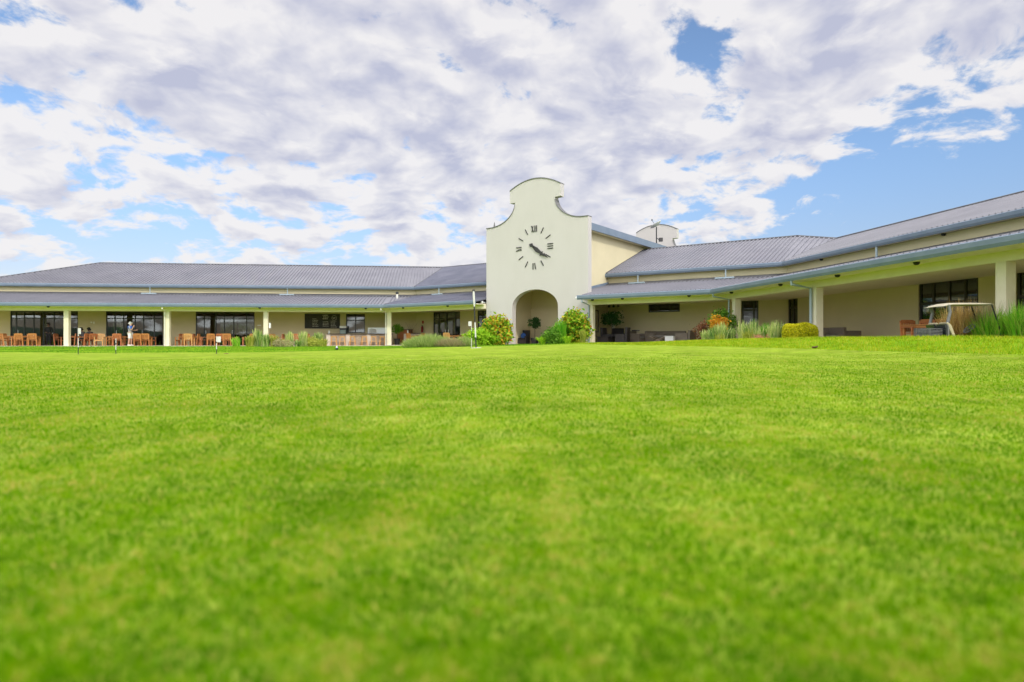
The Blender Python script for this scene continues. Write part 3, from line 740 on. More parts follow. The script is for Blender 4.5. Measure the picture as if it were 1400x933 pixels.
def hand(deg, L, tail, wd, off, spear):
    a = math.radians(deg); dx, dz = math.sin(a), math.cos(a)
    prof = [(-tail, wd * .55), (-tail * .75, wd * .95), (-tail * .5, wd * .45), (0, wd * .6), (L * .25, wd), (L * .55, wd * .62), (L * .66, wd * .4), (L * .72, wd * 1.25), (L * .80, wd * .55), (L, .012)]
    q = [(dx * t + dz * w, dz * t - dx * w) for t, w in prof] + [(dx * t - dz * w, dz * t + dx * w) for t, w in reversed(prof)]
    mb = MB(); mb.prism([ck(x, z, TW - off - .02) for x, z in q], [ck(x, z, TW - off) for x, z in q])
    return hb(mb, 'clock_hand', 'clockblack', clock)
hand(125, 1.32, .42, .10, .07, 1); hand(129, .98, .36, .15, .05, 1)

# ---- small fixtures of the building
def spreader(g, px, w=WW - .55):
    u = g.U(px, WU - .1); mb = MB(); zb = zq(WW - .62) + .12
    mb.tube([g.P(u, WU - .09, ZU0 + .02), g.P(u, WU - .09, zb + .05), g.P(u, WW - .62, zb)], .045, 6)
    mb.tube([g.P(u - .58, WW - .62, zb), g.P(u + .58, WW - .62, zb)], .055, 6)
    return hb(mb, 'rain_spreader', 'pipe')
for g, px in ((WD, 205), (WD, 393), (WA, 600), (WA, 872), (WA, 992)): spreader(g, px)
mm = MB(); u = WB.U(1197, WU - .1); mm.tube([WB.P(u, WU - .05, ZU0), WB.P(u, WU - .05, zq(5.4))], .055, 6); hb(mm, 'rain_spreader', 'pipe')
def soffit_light(g, px, w, z):
    u = g.U(px, w); mb = MB(); mb.lathe([(.10, 0), (.10, -.03), (.07, -.085), (.02, -.10)], g.P(u, w, z), 12); return hb(mb, 'soffit_light', 'black')
for g, px in ((WD, 66), (WD, 355), (WD, 500), (WA, 551), (WA, 612), (WA, 810), (WA, 851), (WA, 942), (WB, 1000), (WB, 1067), (WB, 1145), (WB, 1253)): soffit_light(g, px, .35, 2.899)
for g, px in ((WB, 1123), (WB, 1290)): soffit_light(g, px, WU + .25, ZU0 + .029)
def security(p, d):
    mb = MB(); mb.tube([p, p + d * .18], .02, 6); mb.lathe([(.02, -.09), (.085, -.05), (.10, .03), (.05, .1)], p + d * .26, 12); return hb(mb, 'security_light', 'whitepl')
security(WA.P(A_START, .35, 3.02), Vector((-WA.d.x, -WA.d.y, 0))); security(WA.P(TT0 - .02, 1.0, 3.05), Vector((-WA.d.x * .5 - WA.n.x * .8, -WA.d.y * .5 - WA.n.y * .8, 0)))
mm = MB()
for k in range(3):
    p = WA.P(TT1 + .3 + .32 * k, 3.4, 2.80); mm.tube([p, p + Vector((0, 0, -.12))], .02, 6); mm.lathe([(.03, -.25), (.085, -.23), (.06, -.12)], p, 10)
hb(mm, 'ceiling_spotlight', 'black')
p = WD.P(WD.U(543, 4.3), 4.3, zq(4.3)); mm = MB(); mm.lathe([(.09, -.05), (.09, .32), (.085, .33)], p, 12); mm2 = mm
vp = hb(mm, 'vent_pipe', 'pipepale'); mm = MB(); mm.lathe([(.05, .33), (.13, .36), (.13, .48), (.03, .55)], p, 12); hb(mm, 'cowl', 'black', vp)
mm = MB(); u = WA.U(544, WW - .15); mm.tube([WA.P(u, WW - .12, FC + .9), WA.P(u, WW - .12, 2.80)], .09, 10); hb(mm, 'flue', 'black')
# low rows of switches / small plates on the walls
def plate(g, px, py, w=WW, sx=.12, sz=.12, m='whitepl', name='wall_plate'):
    u = g.U(px, w); z = g.Z(px, py, w); mb = MB(); mb.wbox(g, u - sx / 2, u + sx / 2, w - .03, w - .002, z - sz / 2, z + sz / 2); return hb(mb, name, m)
plate(WD, 125, 441); plate(WD, 128.5, 441.5, sx=.10, sz=.18); plate(WD, 354.5, 445, sx=.3, sz=.10); plate(WA, 808, 420, w=2.2)
u = WD.U(364, .9); mm = MB(); mm.wbox(WD, u - .30, u - .18, .98, 1.14, 1.35, 1.75); hb(mm, 'wall_lamp', 'whitepl')
# ================================================================== FURNITURE
def G(x, y): return float(tz(x, y))
def wooden_chair(loc, rz, label, group, m='wood'):
    """slatted outdoor armchair, front towards local -Y"""
    t = thing('wooden_armchair', loc, label, 'chair', rz, group)
    for sx in (-1, 1):
        a = MB(); a.box(sx * .27 - .03, sx * .27 + .03, -.27, -.21, 0, .64); a.build('leg', M[m], t)
        a = MB(); a.hexa([(sx * .27 - .03, .20, 0), (sx * .27 + .03, .20, 0), (sx * .27 + .03, .26, 0), (sx * .27 - .03, .26, 0),
                          (sx * .27 - .03, .29, .90), (sx * .27 + .03, .29, .90), (sx * .27 + .03, .34, .90), (sx * .27 - .03, .34, .90)]); a.build('leg', M[m], t)
        a = MB(); a.box(sx * .27 - .035, sx * .27 + .035, -.30, .25, .642, .672); a.build('armrest', M[m], t)
    a = MB()
    for k in range(5): a.box(-.24, .24, -.25 + k * .098, -.25 + k * .098 + .085, .43, .455)
    a.box(-.238, .238, -.26, -.235, .36, .428); a.build('seat', M[m], t)
    a = MB(); a.hexa([(-.238, .285, .80), (.238, .285, .80), (.238, .31, .80), (-.238, .31, .80), (-.238, .30, .93), (.238, .30, .93), (.238, .335, .93), (-.238, .335, .93)])
    a.hexa([(-.238, .245, .50), (.238, .245, .50), (.238, .27, .50), (-.238, .27, .50), (-.238, .25, .55), (.238, .25, .55), (.238, .275, .55), (-.238, .275, .55)])
    for k in range(7):
        x = -.205 + k * .068; a.hexa([(x - .022, .252, .552), (x + .022, .252, .552), (x + .022, .268, .552), (x - .022, .268, .552), (x - .022, .287, .798), (x + .022, .287, .798), (x + .022, .303, .798), (x - .022, .303, .798)])
    a.build('backrest', M[m], t)
    return t
def wooden_table(loc, rz, label, group, L=1.3, W=.85, m='wood'):
    t = thing('wooden_table', loc, label, 'table', rz, group)
    a = MB()
    for k in range(7): a.box(-L / 2, L / 2, -W / 2 + k * W / 7 + .006, -W / 2 + (k + 1) * W / 7 - .006, .715, .745)
    a.box(-L / 2 + .06, L / 2 - .06, -W / 2 + .05, W / 2 - .05, .63, .713); a.build('tabletop', M[m], t)
    for sx in (-1, 1):
        for sy in (-1, 1): a = MB(); x, y = sx * (L / 2 - .09), sy * (W / 2 - .09); a.box(x - .04, x + .04, y - .04, y + .04, 0, .629); a.build('leg', M[m], t)
    return t
def at(g, px, w, z): p = g.P(g.U(px, w), w, z); return p
chairs = [  # wing, photo column, depth, turn (deg, 0 = front to the lawn), floor, timber, label
 (WD, 2.5, 2.0, 180, FD, 'wood', 'wooden armchair cut by the left edge of the photo'),
 (WD, 20.5, 2.9, -95, FD, 'woodr', 'reddish wooden armchair seen from the side, between the first two tables at far left'),
 (WD, 29, 1.7, 178, FD, 'wood', 'wooden armchair with its back to the lawn, second from the left edge'),
 (WD, 47, 1.6, 184, FD, 'wood', 'wooden armchair with its back to the lawn, just left of the standing person in black'),
 (WD, 82, 3.2, 90, FD, 'woodr', 'red brown wooden chair standing close to the left side of the first column'),
 (WD, 136, 2.1, 12, FD, 'woodp', 'pale wooden armchair facing the lawn beside the two seated people'),
 (WD, 153, 2.2, -100, FD, 'wood', 'wooden armchair seen from the side, left of the table near the standing man'),
 (WD, 171.5, 2.3, 120, FD, 'wood', 'wooden armchair turned sideways directly left of the standing man in shorts'),
 (WD, 184, 2.4, 70, FD, 'woodr', 'reddish wooden armchair directly right of the standing man in shorts'),
 (WD, 191, 1.5, 170, FD, 'wood', 'wooden armchair with its back to the lawn, second right of the standing man'),
 (WD, 200, 1.6, 186, FD, 'wood', 'wooden armchair with its back to the lawn before the reflecting door, nearest the pale downpipe'),
 (WD, 246.5, 2.3, -92, FD, 'wood', 'wooden armchair seen from the side against the plain wall right of the downpipe'),
 (WD, 259, 1.5, 180, FD, 'woodp', 'pale wooden armchair with broad back to the lawn before the plain wall'),
 (WD, 271, 2.6, 95, FD, 'woodr', 'reddish wooden armchair at the left jamb of the third glass door'),
 (WD, 278.5, 2.2, -60, FD, 'woodr', 'reddish wooden armchair turned aslant left of the white flag by the third door'),
 (WD, 290.5, 1.7, 176, FD, 'wood', 'wooden armchair with its back to the lawn just left of the white flag'),
 (WD, 311.5, 1.6, 183, FD, 'wood', 'wooden armchair with its back to the lawn just right of the white flag'),
 (WD, 337, 2.6, -80, FD, 'woodr', 'reddish wooden armchair half hidden by the first strappy plants'),
 (WD, 349, 2.0, 175, FD, 'wood', 'wooden armchair behind the strappy plants left of the third column'),
 (WD, 374, 2.3, 40, FD, 'woodp', 'pale wooden armchair right of the third column behind yellow straps'),
 (WD, 382, 2.6, -95, FD, 'woodr', 'reddish wooden armchair seen from the side in front of the blank wall'),
 (WD, 404, 2.0, 178, FD, 'woodr', 'red brown armchair with broad back under the left end of the chalkboard'),
 (WD, 423, 2.2, 150, FD, 'woodr', 'dark wooden armchair below the chalkboard, behind plants left of the bar'),
 (WD, 13, 1.8, 100, FD, 'wood', 'wooden armchair turned sideways before the table at the far left'),
 (WD, 39, 3.9, 0, FD, 'woodr', 'reddish wooden armchair on the far side of the table left of the person in black'),
 (WD, 98.5, 1.9, -80, FD, 'woodr', 'reddish wooden armchair seen from the side directly right of the first column'),
 (WD, 162, 2.0, 182, FD, 'woodr', 'red brown armchair before the table left of the standing man, back to the lawn'),
 (WD, 206, 3.0, 85, FD, 'woodr', 'reddish wooden armchair seen from the side, rightmost before the second glass door'),
 (WD, 253, 2.6, 60, FD, 'woodr', 'reddish wooden armchair turned aslant against the plain wall, left of the pale armchair'),
 (WD, 266, 2.2, -88, FD, 'wood', 'wooden armchair seen from the side just left of the third glass door'),
 (WD, 303, 2.1, 176, FD, 'woodr', 'red brown armchair with its back to the lawn behind the square white flag'),
 (WD, 319, 2.4, 92, FD, 'woodr', 'reddish wooden armchair seen from the side, rightmost of the group at the third glass door'),
 (WA, 563, 1.7, 165, FC, 'wood', 'wooden armchair right of the potted citrus behind the grey green shrub'),
 (WA, 583, 2.4, 100, FC, 'woodp', 'pale wooden armchair turned sideways under the fire extinguisher'),
 (WA, 614, 1.6, 182, FC, 'woodp', 'bright pale armchair with its back to the lawn before the glazed doors'),
 (WA, 638, 2.2, -85, FC, 'woodr', 'reddish wooden armchair seen from the side near the big croton left of the arch'),
 (WB, 1249.5, 2.1, 90, FA, 'woodr', 'red wooden armchair seen from the side, leftmost chair near the golf cart'),
 (WB, 1277, 2.6, -170, FA, 'woodr', 'red wooden armchair showing its slatted back, under the bronze window'),
 (WB, 1294, 2.8, -150, FA, 'woodr', 'red wooden chair behind the golf cart roof struts'),
]
protos = {}
for g, px, w, rd, fl, mm_, lab in chairs:
    loc = at(g, px, w, fl); rz = g.rz + R(rd) if g is not WB else math.atan2(WB.n.y, WB.n.x) - math.pi / 2 + R(rd)
    grp = 'wooden armchairs on the verandas'
    if mm_ not in protos: protos[mm_] = wooden_chair(loc, rz, lab, grp, mm_)
    else: dup(protos[mm_], loc, rz, lab, grp)
tables = [
 (WD, 11, 2.9, 4, FD, 'wooden table at the far left among four armchairs'),
 (WD, 38, 2.9, -3, FD, 'wooden table in front of the first glass doors, left of the person in black'),
 (WD, 104, 2.9, 6, FD, 'wooden table just right of the first column beside the seated pair'),
 (WD, 163, 3.0, 2, FD, 'wooden table left of the standing man'),
 (WD, 193, 3.2, -4, FD, 'wooden table right of the standing man'),
 (WD, 262, 3.0, 3, FD, 'wooden table against the plain wall between downpipe and third door'),
 (WD, 301, 3.0, -2, FD, 'wooden table behind the white flag before the third door'),
 (WD, 358, 3.2, 0, FD, 'wooden table behind the plants at the third column'),
 (WA, 572, 2.6, 5, FC, 'wooden table under the fire extinguisher'),
 (WA, 624, 2.7, 0, FC, 'wooden table before the glazed doors left of the gable'),
 (WB, 1265, 2.3, 8, FA, 'red wooden table behind the golf cart'),
]
tp = None
for g, px, w, rd, fl, lab in tables:
    loc = at(g, px, w, fl); rz = math.atan2(g.n.y, g.n.x) - math.pi / 2 + R(rd)
    if tp is None: tp = wooden_table(loc, rz, lab, 'wooden tables on the verandas')
    else: dup(tp, loc, rz, lab)
# small white things on two tables
def holder(loc, lab):
    a = MB(); a.lathe([(.045, 0), (.05, .02), (.045, .15), (.03, .16)], (0, 0, 0), 10); o = a.build('napkin_holder', M['whitepl']); o.location = loc; tag(o, lab, 'napkin holder')
holder(at(WD, 184, 3.05, .748), 'small white holder on the table right of the standing man'); holder(at(WD, 46, 2.8, .748), 'small white holder on the table before the first doors')

# ---- the bar with stools
def bar(g, u0, u1, w, fl, label, pill):
    t = thing('bar_counter', g.P((u0 + u1) / 2, w, fl), label, 'bar'); of = t.location
    m = MB(); m.wbox(g, u0, u1, w + .05, w + .30, fl - .05, fl + .90); m.build('counter_wall', M['stone'], t, off=of)
    m = MB(); m.wbox(g, u0 - .06, u1 + .06, w - .10, w + .45, fl + .905, fl + .955); m.build('counter_top', M['darktop'], t, off=of)
    for u in pill: m = MB(); m.wbox(g, u - .16, u + .16, w + .0, w + .28, fl - .05, fl + .903); m.build('pillar', M['stonep'], t, off=of)
    return t
b0, b1 = ud(448, 526, 2.6)
bar(WD, b0 - .6, b1, 2.6, FD, 'stone faced outdoor bar counter with dark top and pale pillars', [WD.U(p, 2.6) for p in (449, 476, 504)])
bar(WA, .9, WA.U(556, 2.8), 2.8, FC, 'short stone counter right of the corner column with dark top', [WA.U(554, 2.8)])
def stool(loc, rz, label):
    t = thing('bar_stool', loc, label, 'bar stool', rz, 'wooden stools along the bar')
    a = MB(); a.box(-.21, .21, -.16, .16, .70, .74); a.box(-.19, .19, -.14, .14, .66, .699); a.build('seat', M['woodp'], t)
    for sx in (-1, 1):
        for sy in (-1, 1): a = MB(); a.bar((sx * .22, sy * .19, 0), (sx * .16, sy * .12, .66), .045, .045); a.build('leg', M['woodp'], t)
    a = MB()
    for sx in (-1, 1): a.bar((sx * .20, -.17, .25), (sx * .20, .17, .25), .03, .03)
    for sy in (-1, 1): a.bar((-.19, sy * .16, .33), (.19, sy * .16, .33), .03, .03)
    a.build('stretcher', M['woodp'], t)
    return t
s0 = None
for px, rd, lab in ((456.5, 0, 'wooden bar stool at the left end of the stone bar'), (468, 4, 'wooden bar stool just left of the second pale pillar'), (482, -3, 'wooden bar stool just right of the second pale pillar'),
                    (498, 20, 'wooden bar stool turned aslant, left of the third pale pillar'), (511, 2, 'wooden bar stool just right of the third pale pillar'), (523, -6, 'wooden bar stool beside the pale downpipe')):
    loc = at(WD, px, 1.95, FD)
    if s0 is None: s0 = stool(loc, WD.rz + R(rd), lab)
    else: dup(s0, loc, WD.rz + R(rd), lab)
# things by the bar
def wallthing(name, label, cat, g, px, w, z): return thing(name, at(g, px, w, z), label, cat, math.atan2(g.n.y, g.n.x) - math.pi / 2)
ma, mb_ = ud(417.5, 464.2); zb0, zb1 = WD.Z(440, 448.8, WW), WD.Z(440, 430, WW)
t = thing('menu_board', WD.P((ma + mb_) / 2, WW - .03, zb0), 'long black chalkboard menu with white chalk writing above the bar', 'menu board', WD.rz)
Lb = mb_ - ma; Hb = zb1 - zb0
a = MB(); a.box(-Lb / 2, Lb / 2, -.03, .025, 0, Hb); a.build('panel', M['board'], t)
a = MB()
for x0, x1, z0, z1 in ((-Lb / 2 - .04, Lb / 2 + .04, -.04, 0), (-Lb / 2 - .04, Lb / 2 + .04, Hb, Hb + .04), (-Lb / 2 - .04, -Lb / 2, 0, Hb), (Lb / 2, Lb / 2 + .04, 0, Hb)): a.box(x0, x1, -.045, .02, z0, z1)
a.build('frame', M['black'], t)
a = MB(); rr = random.Random(3)
def chalkline(x, z, l, h=.022):
    while l > .03:
        w = min(l, rr.uniform(.05, .17)); a.box(x, x + w, -.036, -.0305, z - h / 2, z + h / 2 + rr.uniform(0, .012)); x += w + .03; l -= w + .03
for cx, rows, top in ((-.22 * Lb + .05, 6, .66), (.10 * Lb, 5, .46), (.335 * Lb, 6, .50)):
    for k in range(rows):
        z = Hb * top - k * .125
        if z > .06: chalkline(cx - .25, z, rr.uniform(.35, .52))
for k in range(3): chalkline(.10 * Lb - .26 + .05 * (k % 2), Hb * .93 - k * .15, .46, .05)
for k in range(14):
    t0, t1 = 2 * math.pi * k / 14, 2 * math.pi * (k + .8) / 14; c = (.345 * Lb, Hb * .74)
    a.bar((c[0] + .2 * math.cos(t0), -.033, c[1] + .2 * math.sin(t0)), (c[0] + .2 * math.cos(t1), -.033, c[1] + .2 * math.sin(t1)), .02, .004, up=(0, 1, 0))
chalkline(.345 * Lb - .13, Hb * .76, .26, .03); chalkline(.345 * Lb - .1, Hb * .69, .2, .025)
a.build('chalk_writing', M['chalk'], t)
t = wallthing('drinks_fridge', 'small glass fronted cooler with pale top between chalkboard and window', 'fridge', WD, 469.5, WW - .45, FD)
a = MB(); a.box(-.27, .27, -.25, .38, 0, 1.45); a.build('cabinet', M['frame'], t)
a = MB(); a.box(-.24, .24, -.275, -.252, .10, 1.28); a.build('glass_door', mat('cooler_door', (.26, .36, .34), .15), t)
a = MB(); a.box(-.28, .28, -.28, .39, 1.452, 1.62); a.build('lid', M['whitepl'], t)
t = wallthing('bar_sink', 'steel splashback with a white notice panel behind the bar', 'sink', WD, 516, WW - .5, FD)
a = MB(); a.box(-.85, .95, -.25, .45, .02, .92); a.build('cabinet', M['inner'], t)
a = MB(); a.box(-.85, .95, .40, .46, .923, 1.50); a.build('splashback', M['steel'], t)
a = MB(); a.box(-.74, -.12, .36, .395, 1.02, 1.42); a.box(-.60, -.50, .352, .358, 1.2, 1.28); a.build('notice', M['whitepl'], t)
a = MB(); a.tube([(-.5, .2, .92), (-.5, .2, 1.12), (-.5, .05, 1.14)], .02, 6); a.build('tap', M['steel'], t)
a = MB(); a.lathe([(.07, 0), (.075, .08), (.05, .2), (.06, .24), (.02, .26)], (0, 0, 0), 12); o = a.build('jug', M['whitepl']); o.location = at(WD, 450, 2.75, FD + .957); tag(o, 'small white jug on the left end of the bar top', 'jug')
a = MB(); a.lathe([(.06, 0), (.06, .2), (.04, .24)], (0, 0, 0), 12); o = a.build('water_jar', M['whitepl']); o.location = at(WA, 557.5, 2.85, FC + .957); tag(o, 'pale jar at the right end of the short counter', 'jar')
t = wallthing('fire_extinguisher', 'dark red fire extinguisher on a wall plate left of the glazed doors', 'fire extinguisher', WA, 577, WW - .12, FC + 1.05)
a = MB(); a.lathe([(.085, 0), (.09, .02), (.09, .42), (.05, .50), (.03, .52)], (0, 0, 0), 12); a.build('cylinder', M['red'], t, smooth=False)
a = MB(); a.box(-.03, .03, -.03, .03, .522, .60); a.tube([(.03, 0, .56), (.12, 0, .48), (.12, 0, .2)], .015, 6); a.build('valve', M['black'], t)
a = MB(); a.box(-.10, .10, .095, .11, .75, 1.0); a.build('sign_plate', M['red'], t)
t = wallthing('timber_sideboard', 'dark red timber cabinet with branches on top behind the citrus pot', 'cabinet', WA, 547, WW - .8, FC)
a = MB(); a.box(-1.2, 1.2, -.3, .3, .08, 1.25); a.build('cabinet', M['woodr'], t)
a = MB(); a.box(-1.25, 1.25, -.34, .32, 1.252, 1.30); a.build('top', M['darktop'], t)
t = thing('dry_branches', at(WA, 562, WW - .9, FC + .96), 'bare dark branches standing on the counter right of the citrus', 'branches')
a = MB(); rr = random.Random(5)
for k in range(9):
    dx, dy, h = rr.uniform(-.5, .6), rr.uniform(-.15, .15), rr.uniform(.4, .95); a.tube([(0, 0, 0), (dx * .4, dy, h * .5), (dx, dy, h)], .014, 5, .005)
a.build('branch', M['bark'], t)

# ---- wicker furniture
def wicker_seat(loc, rz, label, W=.9, m='wicker', high=False, cush='cushion', D=.85, name='wicker_armchair', cat='armchair'):
    t = thing(name, loc, label, cat, rz)
    H = .80 if not high else 1.02
    a = MB(); a.box(-W / 2 + .12, W / 2 - .12, -D / 2, D / 2 - .14, .06, .34); a.build('base', M[m], t, bevel=.015)
    for s in (-1, 1):
        x0, x1 = sorted((s * W / 2, s * (W / 2 - .119))); a = MB(); a.box(x0, x1, -D / 2 - .005, D / 2 - .14, .05, .64 if not high else .60); a.build('arm', M[m], t, bevel=.02)
    a = MB(); y = D / 2
    a.hexa([(-W / 2, y - .138, .05), (W / 2, y - .138, .05), (W / 2, y, .05), (-W / 2, y, .05), (-W / 2, y - .10, H), (W / 2, y - .10, H), (W / 2, y + .05, H), (-W / 2, y + .05, H)]); a.build('back', M[m], t, bevel=.02)
    n = max(1, round((W - .24) / .7)); cw = (W - .26) / n
    for k in range(n): a = MB(); x = -W / 2 + .13 + k * cw; a.box(x + .005, x + cw - .005, -D / 2 + .01, D / 2 - .16, .342, .46); a.build('seat_cushion', M[cush], t, bevel=.03)
    for s in (-1, 1):
        for y in (-D / 2 + .06, D / 2 - .2): a = MB(); a.box(s * (W / 2 - .08) - .025, s * (W / 2 - .08) + .025, y - .025, y + .025, 0, .049); a.build('foot', M['black'], t)
    return t
rzA = WA.rz; rzB = math.atan2(WB.n.y, WB.n.x) - math.pi / 2
t = wicker_seat(at(WA, 871, 4.2, FA), rzA + R(78), 'taupe wicker armchair seen from the side, left of the wicker sofa', D=.95)
a = MB(); a.box(-.2, .2, -.2, .2, 0, .07); o = a.build('folded_blanket', M['charcoal'], bevel=.02); o.location = at(WA, 869, 4.2, FA + .80); o.rotation_euler = (0, 0, rzA); tag(o, 'dark folded cloth on top of the left wicker armchair', 'blanket')
wicker_seat(at(WA, 914, 4.9, FA), rzA + R(2), 'long taupe wicker sofa with dark cushions under the high bronze window', W=2.0, name='wicker_sofa', cat='sofa')
wicker_seat(at(WA, 937, 3.4, FA), rzA - R(95), 'taupe wicker armchair at the right end of the sofa, back to the plants', D=.95)
wicker_seat(at(WA, 895, 4.1, FA), rzA + R(60), 'taupe wicker armchair partly behind the crossed leg table', W=.85)
wicker_seat(at(WB, 1138, 3.9, FA), rzB + R(70), 'taupe wicker armchair beside the right wing column, seen from the side', W=1.0)
wicker_seat(at(WB, 1152, 4.4, FA), rzB + R(180), 'dark wicker sofa with its back to the lawn, right of the taupe armchair', W=1.5, name='wicker_sofa', cat='sofa')
t = thing('coffee_table', at(WA, 901, 3.2, FA), 'low table with crossed pale legs in front of the sofa', 'table', rzA)
a = MB(); a.box(-.55, .55, -.3, .3, .46, .49); a.build('tabletop', M['cushion'], t)
for s in (-1, 1): a = MB(); a.bar((-.5, s * .26, 0), (.5, s * .26, .455), .035, .03); a.bar((.5, s * .27 + .0, 0), (-.5, s * .27, .455), .035, .02); a.build('crossed_legs', M['stone'], t)
t = thing('side_table', at(WA, 917, 2.9, FA), 'white box shaped side table before the wicker sofa', 'table', rzA)
a = MB(); a.box(-.27, .27, -.27, .27, .04, .44); a.build('body', M['whitepl'], t, bevel=.012); a = MB(); a.box(-.28, .28, -.28, .28, .442, .47); a.build('tabletop', M['whitepl'], t, bevel=.006)
a = MB(); a.box(-.2, .2, -.2, .2, 0, .039); a.build('foot', M['black'], t)
def blackchair(g, px, w, fl, rd, lab, cushion=False):
    t = wicker_seat(at(g, px, w, fl), rzA + R(rd), lab, W=.78, m='bwicker', high=True, cush='dark', D=.75)
    if cushion:
        a = MB(); a.lathe([(.03, -.09), (.17, -.06), (.21, 0), (.17, .06), (.03, .09)], (0, 0, 0), 14)
        o = a.build('round_cushion', M['blue'], smooth=True); o.location = at(g, px + .5, w - .22, fl + .62); o.rotation_euler = (R(80), 0, rzA + R(rd)); tag(o, 'round blue cushion on the black wicker chair inside the arch', 'cushion')
blackchair(WA, 715, TW + 2.4, FT, 12, 'black wicker armchair with a blue cushion at the left inside the arch', True)
blackchair(WA, 750, TW + 2.5, FT, -14, 'black wicker armchair at the right inside the arch, half hidden by shrubs')
blackchair(WA, 832, 2.9, FA, 95, 'black wicker armchair under the potted tree by the tall side windows')
blackchair(WA, 851, 2.7, FA, -80, 'high backed black wicker armchair right of the potted tree')
blackchair(WA, 843, 4.6, FA, 10, 'black wicker armchair behind the two others by the potted tree')
a = MB(); a.box(-.45, .45, -.3, .3, .40, .44); a.box(-.38, .38, -.24, .24, .05, .399); a.box(-.4, .4, -.26, .26, 0, .049); o = a.build('wicker_coffee_table', M['bwicker']); o.location = at(WA, 826, 2.2, FA); o.rotation_euler = (0, 0, rzA); tag(o, 'low black wicker table left of the potted tree', 'table')

# ================================================================== PLANTS
def leaves(name, C, size, m, parent, asp=.45, droop=.35, off=(0, 0, 0), up=.3):
    """C: leaf centres (n,3); each leaf a bent diamond of 4 points"""
    C = np.asarray(C); n = len(C)
    a = rng.normal(size=(n, 3)); a[:, 2] = a[:, 2] * .7 + up; a /= np.linalg.norm(a, axis=1)[:, None]
    b = np.cross(a, rng.normal(size=(n, 3))); b /= np.linalg.norm(b, axis=1)[:, None] + 1e-9
    s = (size * rng.uniform(.6, 1.3, n))[:, None]; dz = np.array([0, 0, -1.])
    p0 = C - a * s * .5; p2 = C + a * s * .5 + dz * s * droop * .4; p1 = C + b * s * asp * .5; p3 = C - b * s * asp * .5
    v = np.stack([p0, p1, p2, p3], 1).reshape(-1, 3); f = np.arange(4 * n).reshape(-1, 4)
    me = bpy.data.meshes.new(name); me.from_pydata(v.tolist(), [], f.tolist()); me.update()
    at_ = me.attributes.new('rnd', 'FLOAT', 'POINT'); at_.data.foreach_set('value', np.repeat(rng.random(n) if LR is None else LR(C), 4).astype(np.float32))
    me.materials.append(M[m]); o = bpy.data.objects.new(name, me); col.objects.link(o)
    if parent: o.parent = parent
    return o
LR = None
def clumps(n, rx, ry, rz_, k, spread, fill=.55, zc=None):
    """n clump centres in an ellipsoid shell (sitting on z=0), k leaves round each"""
    d = rng.normal(size=(n, 3)); d /= np.linalg.norm(d, axis=1)[:, None]
    r = rng.uniform(fill, 1.0, n) ** .6; ph = rng.uniform(0, 6.28, 3)
    r = r * (1 + .16 * np.sin(3.1 * d[:, 0] + ph[0]) + .16 * np.sin(4.3 * d[:, 1] + 2 * d[:, 2] + ph[1]) + .10 * np.sin(6 * d[:, 2] + ph[2]))
    zc = rz_ if zc is None else zc
    c = d * r[:, None] * np.array([rx, ry, rz_]) + np.array([0, 0, zc])
    p = np.repeat(c, k, 0) + rng.normal(size=(n * k, 3)) * spread
    p[:, 2] = np.abs(p[:, 2]); return p
def shrub(loc, label, rx, ry, h, n, k, size, m, name='shrub', cat='shrub', stems=5, asp=.5, spread=.12, group=None, fill=.55):
    t = thing(name, loc, label, cat, rng.uniform(0, 6.28), group)
    leaves('foliage', clumps(n, rx, ry, h / 2, k, spread, fill), size, m, t, asp)
    a = MB(); rr = random.Random(n)
    for s in range(stems): x, y = rr.uniform(-.6, .6) * rx, rr.uniform(-.6, .6) * ry; a.tube([(x * .2, y * .2, -.15), (x * .6, y * .6, h * .4), (x, y, h * .78)], .022, 5, .008)
    a.build('stem', M['bark'], t); return t
def straps(name, n, h, spread, m, parent, w=.03, base=.12, lean=.6, hv=.3):
    V = []; Fc = []; rn = []
    for i in range(n):
        az = rng.uniform(0, 2 * math.pi); br = base * math.sqrt(rng.random()); ba = rng.uniform(0, 2 * math.pi)
        p = np.array([math.cos(ba) * br, math.sin(ba) * br, -.03]); L = h * rng.uniform(1 - hv, 1.05); ln = lean * rng.uniform(.15, 1)
        e = np.array([-math.sin(az), math.cos(az), 0]) * w * rng.uniform(.7, 1.2) / 2; dr = np.array([math.cos(az), math.sin(az), 0])
        i0 = len(V); S = 5; q = rng.random()
        for s in range(S):
            t = s / (S - 1); c = p + dr * ln * spread * (t ** 1.7) + np.array([0, 0, L * (t - .38 * ln * t ** 3)])
            k = (1 - t ** 2.2) * (.65 + .35 * min(1, t * 4)) + .02
            V += [c - e * k, c + e * k]; rn += [q, q]
        for s in range(S - 1): Fc.append((i0 + 2 * s, i0 + 2 * s + 1, i0 + 2 * s + 3, i0 + 2 * s + 2))
    me = bpy.data.meshes.new(name); me.from_pydata([tuple(v) for v in V], [], Fc); me.update()
    at_ = me.attributes.new('rnd', 'FLOAT', 'POINT'); at_.data.foreach_set('value', np.array(rn, np.float32))
    me.materials.append(M[m]); o = bpy.data.objects.new(name, me); col.objects.link(o)
    if parent: o.parent = parent
    return o
def pt(px, Y, z=None):
    x = (px - CX) / F * Y; return Vector((x, Y, G(x, Y) if z is None else z))
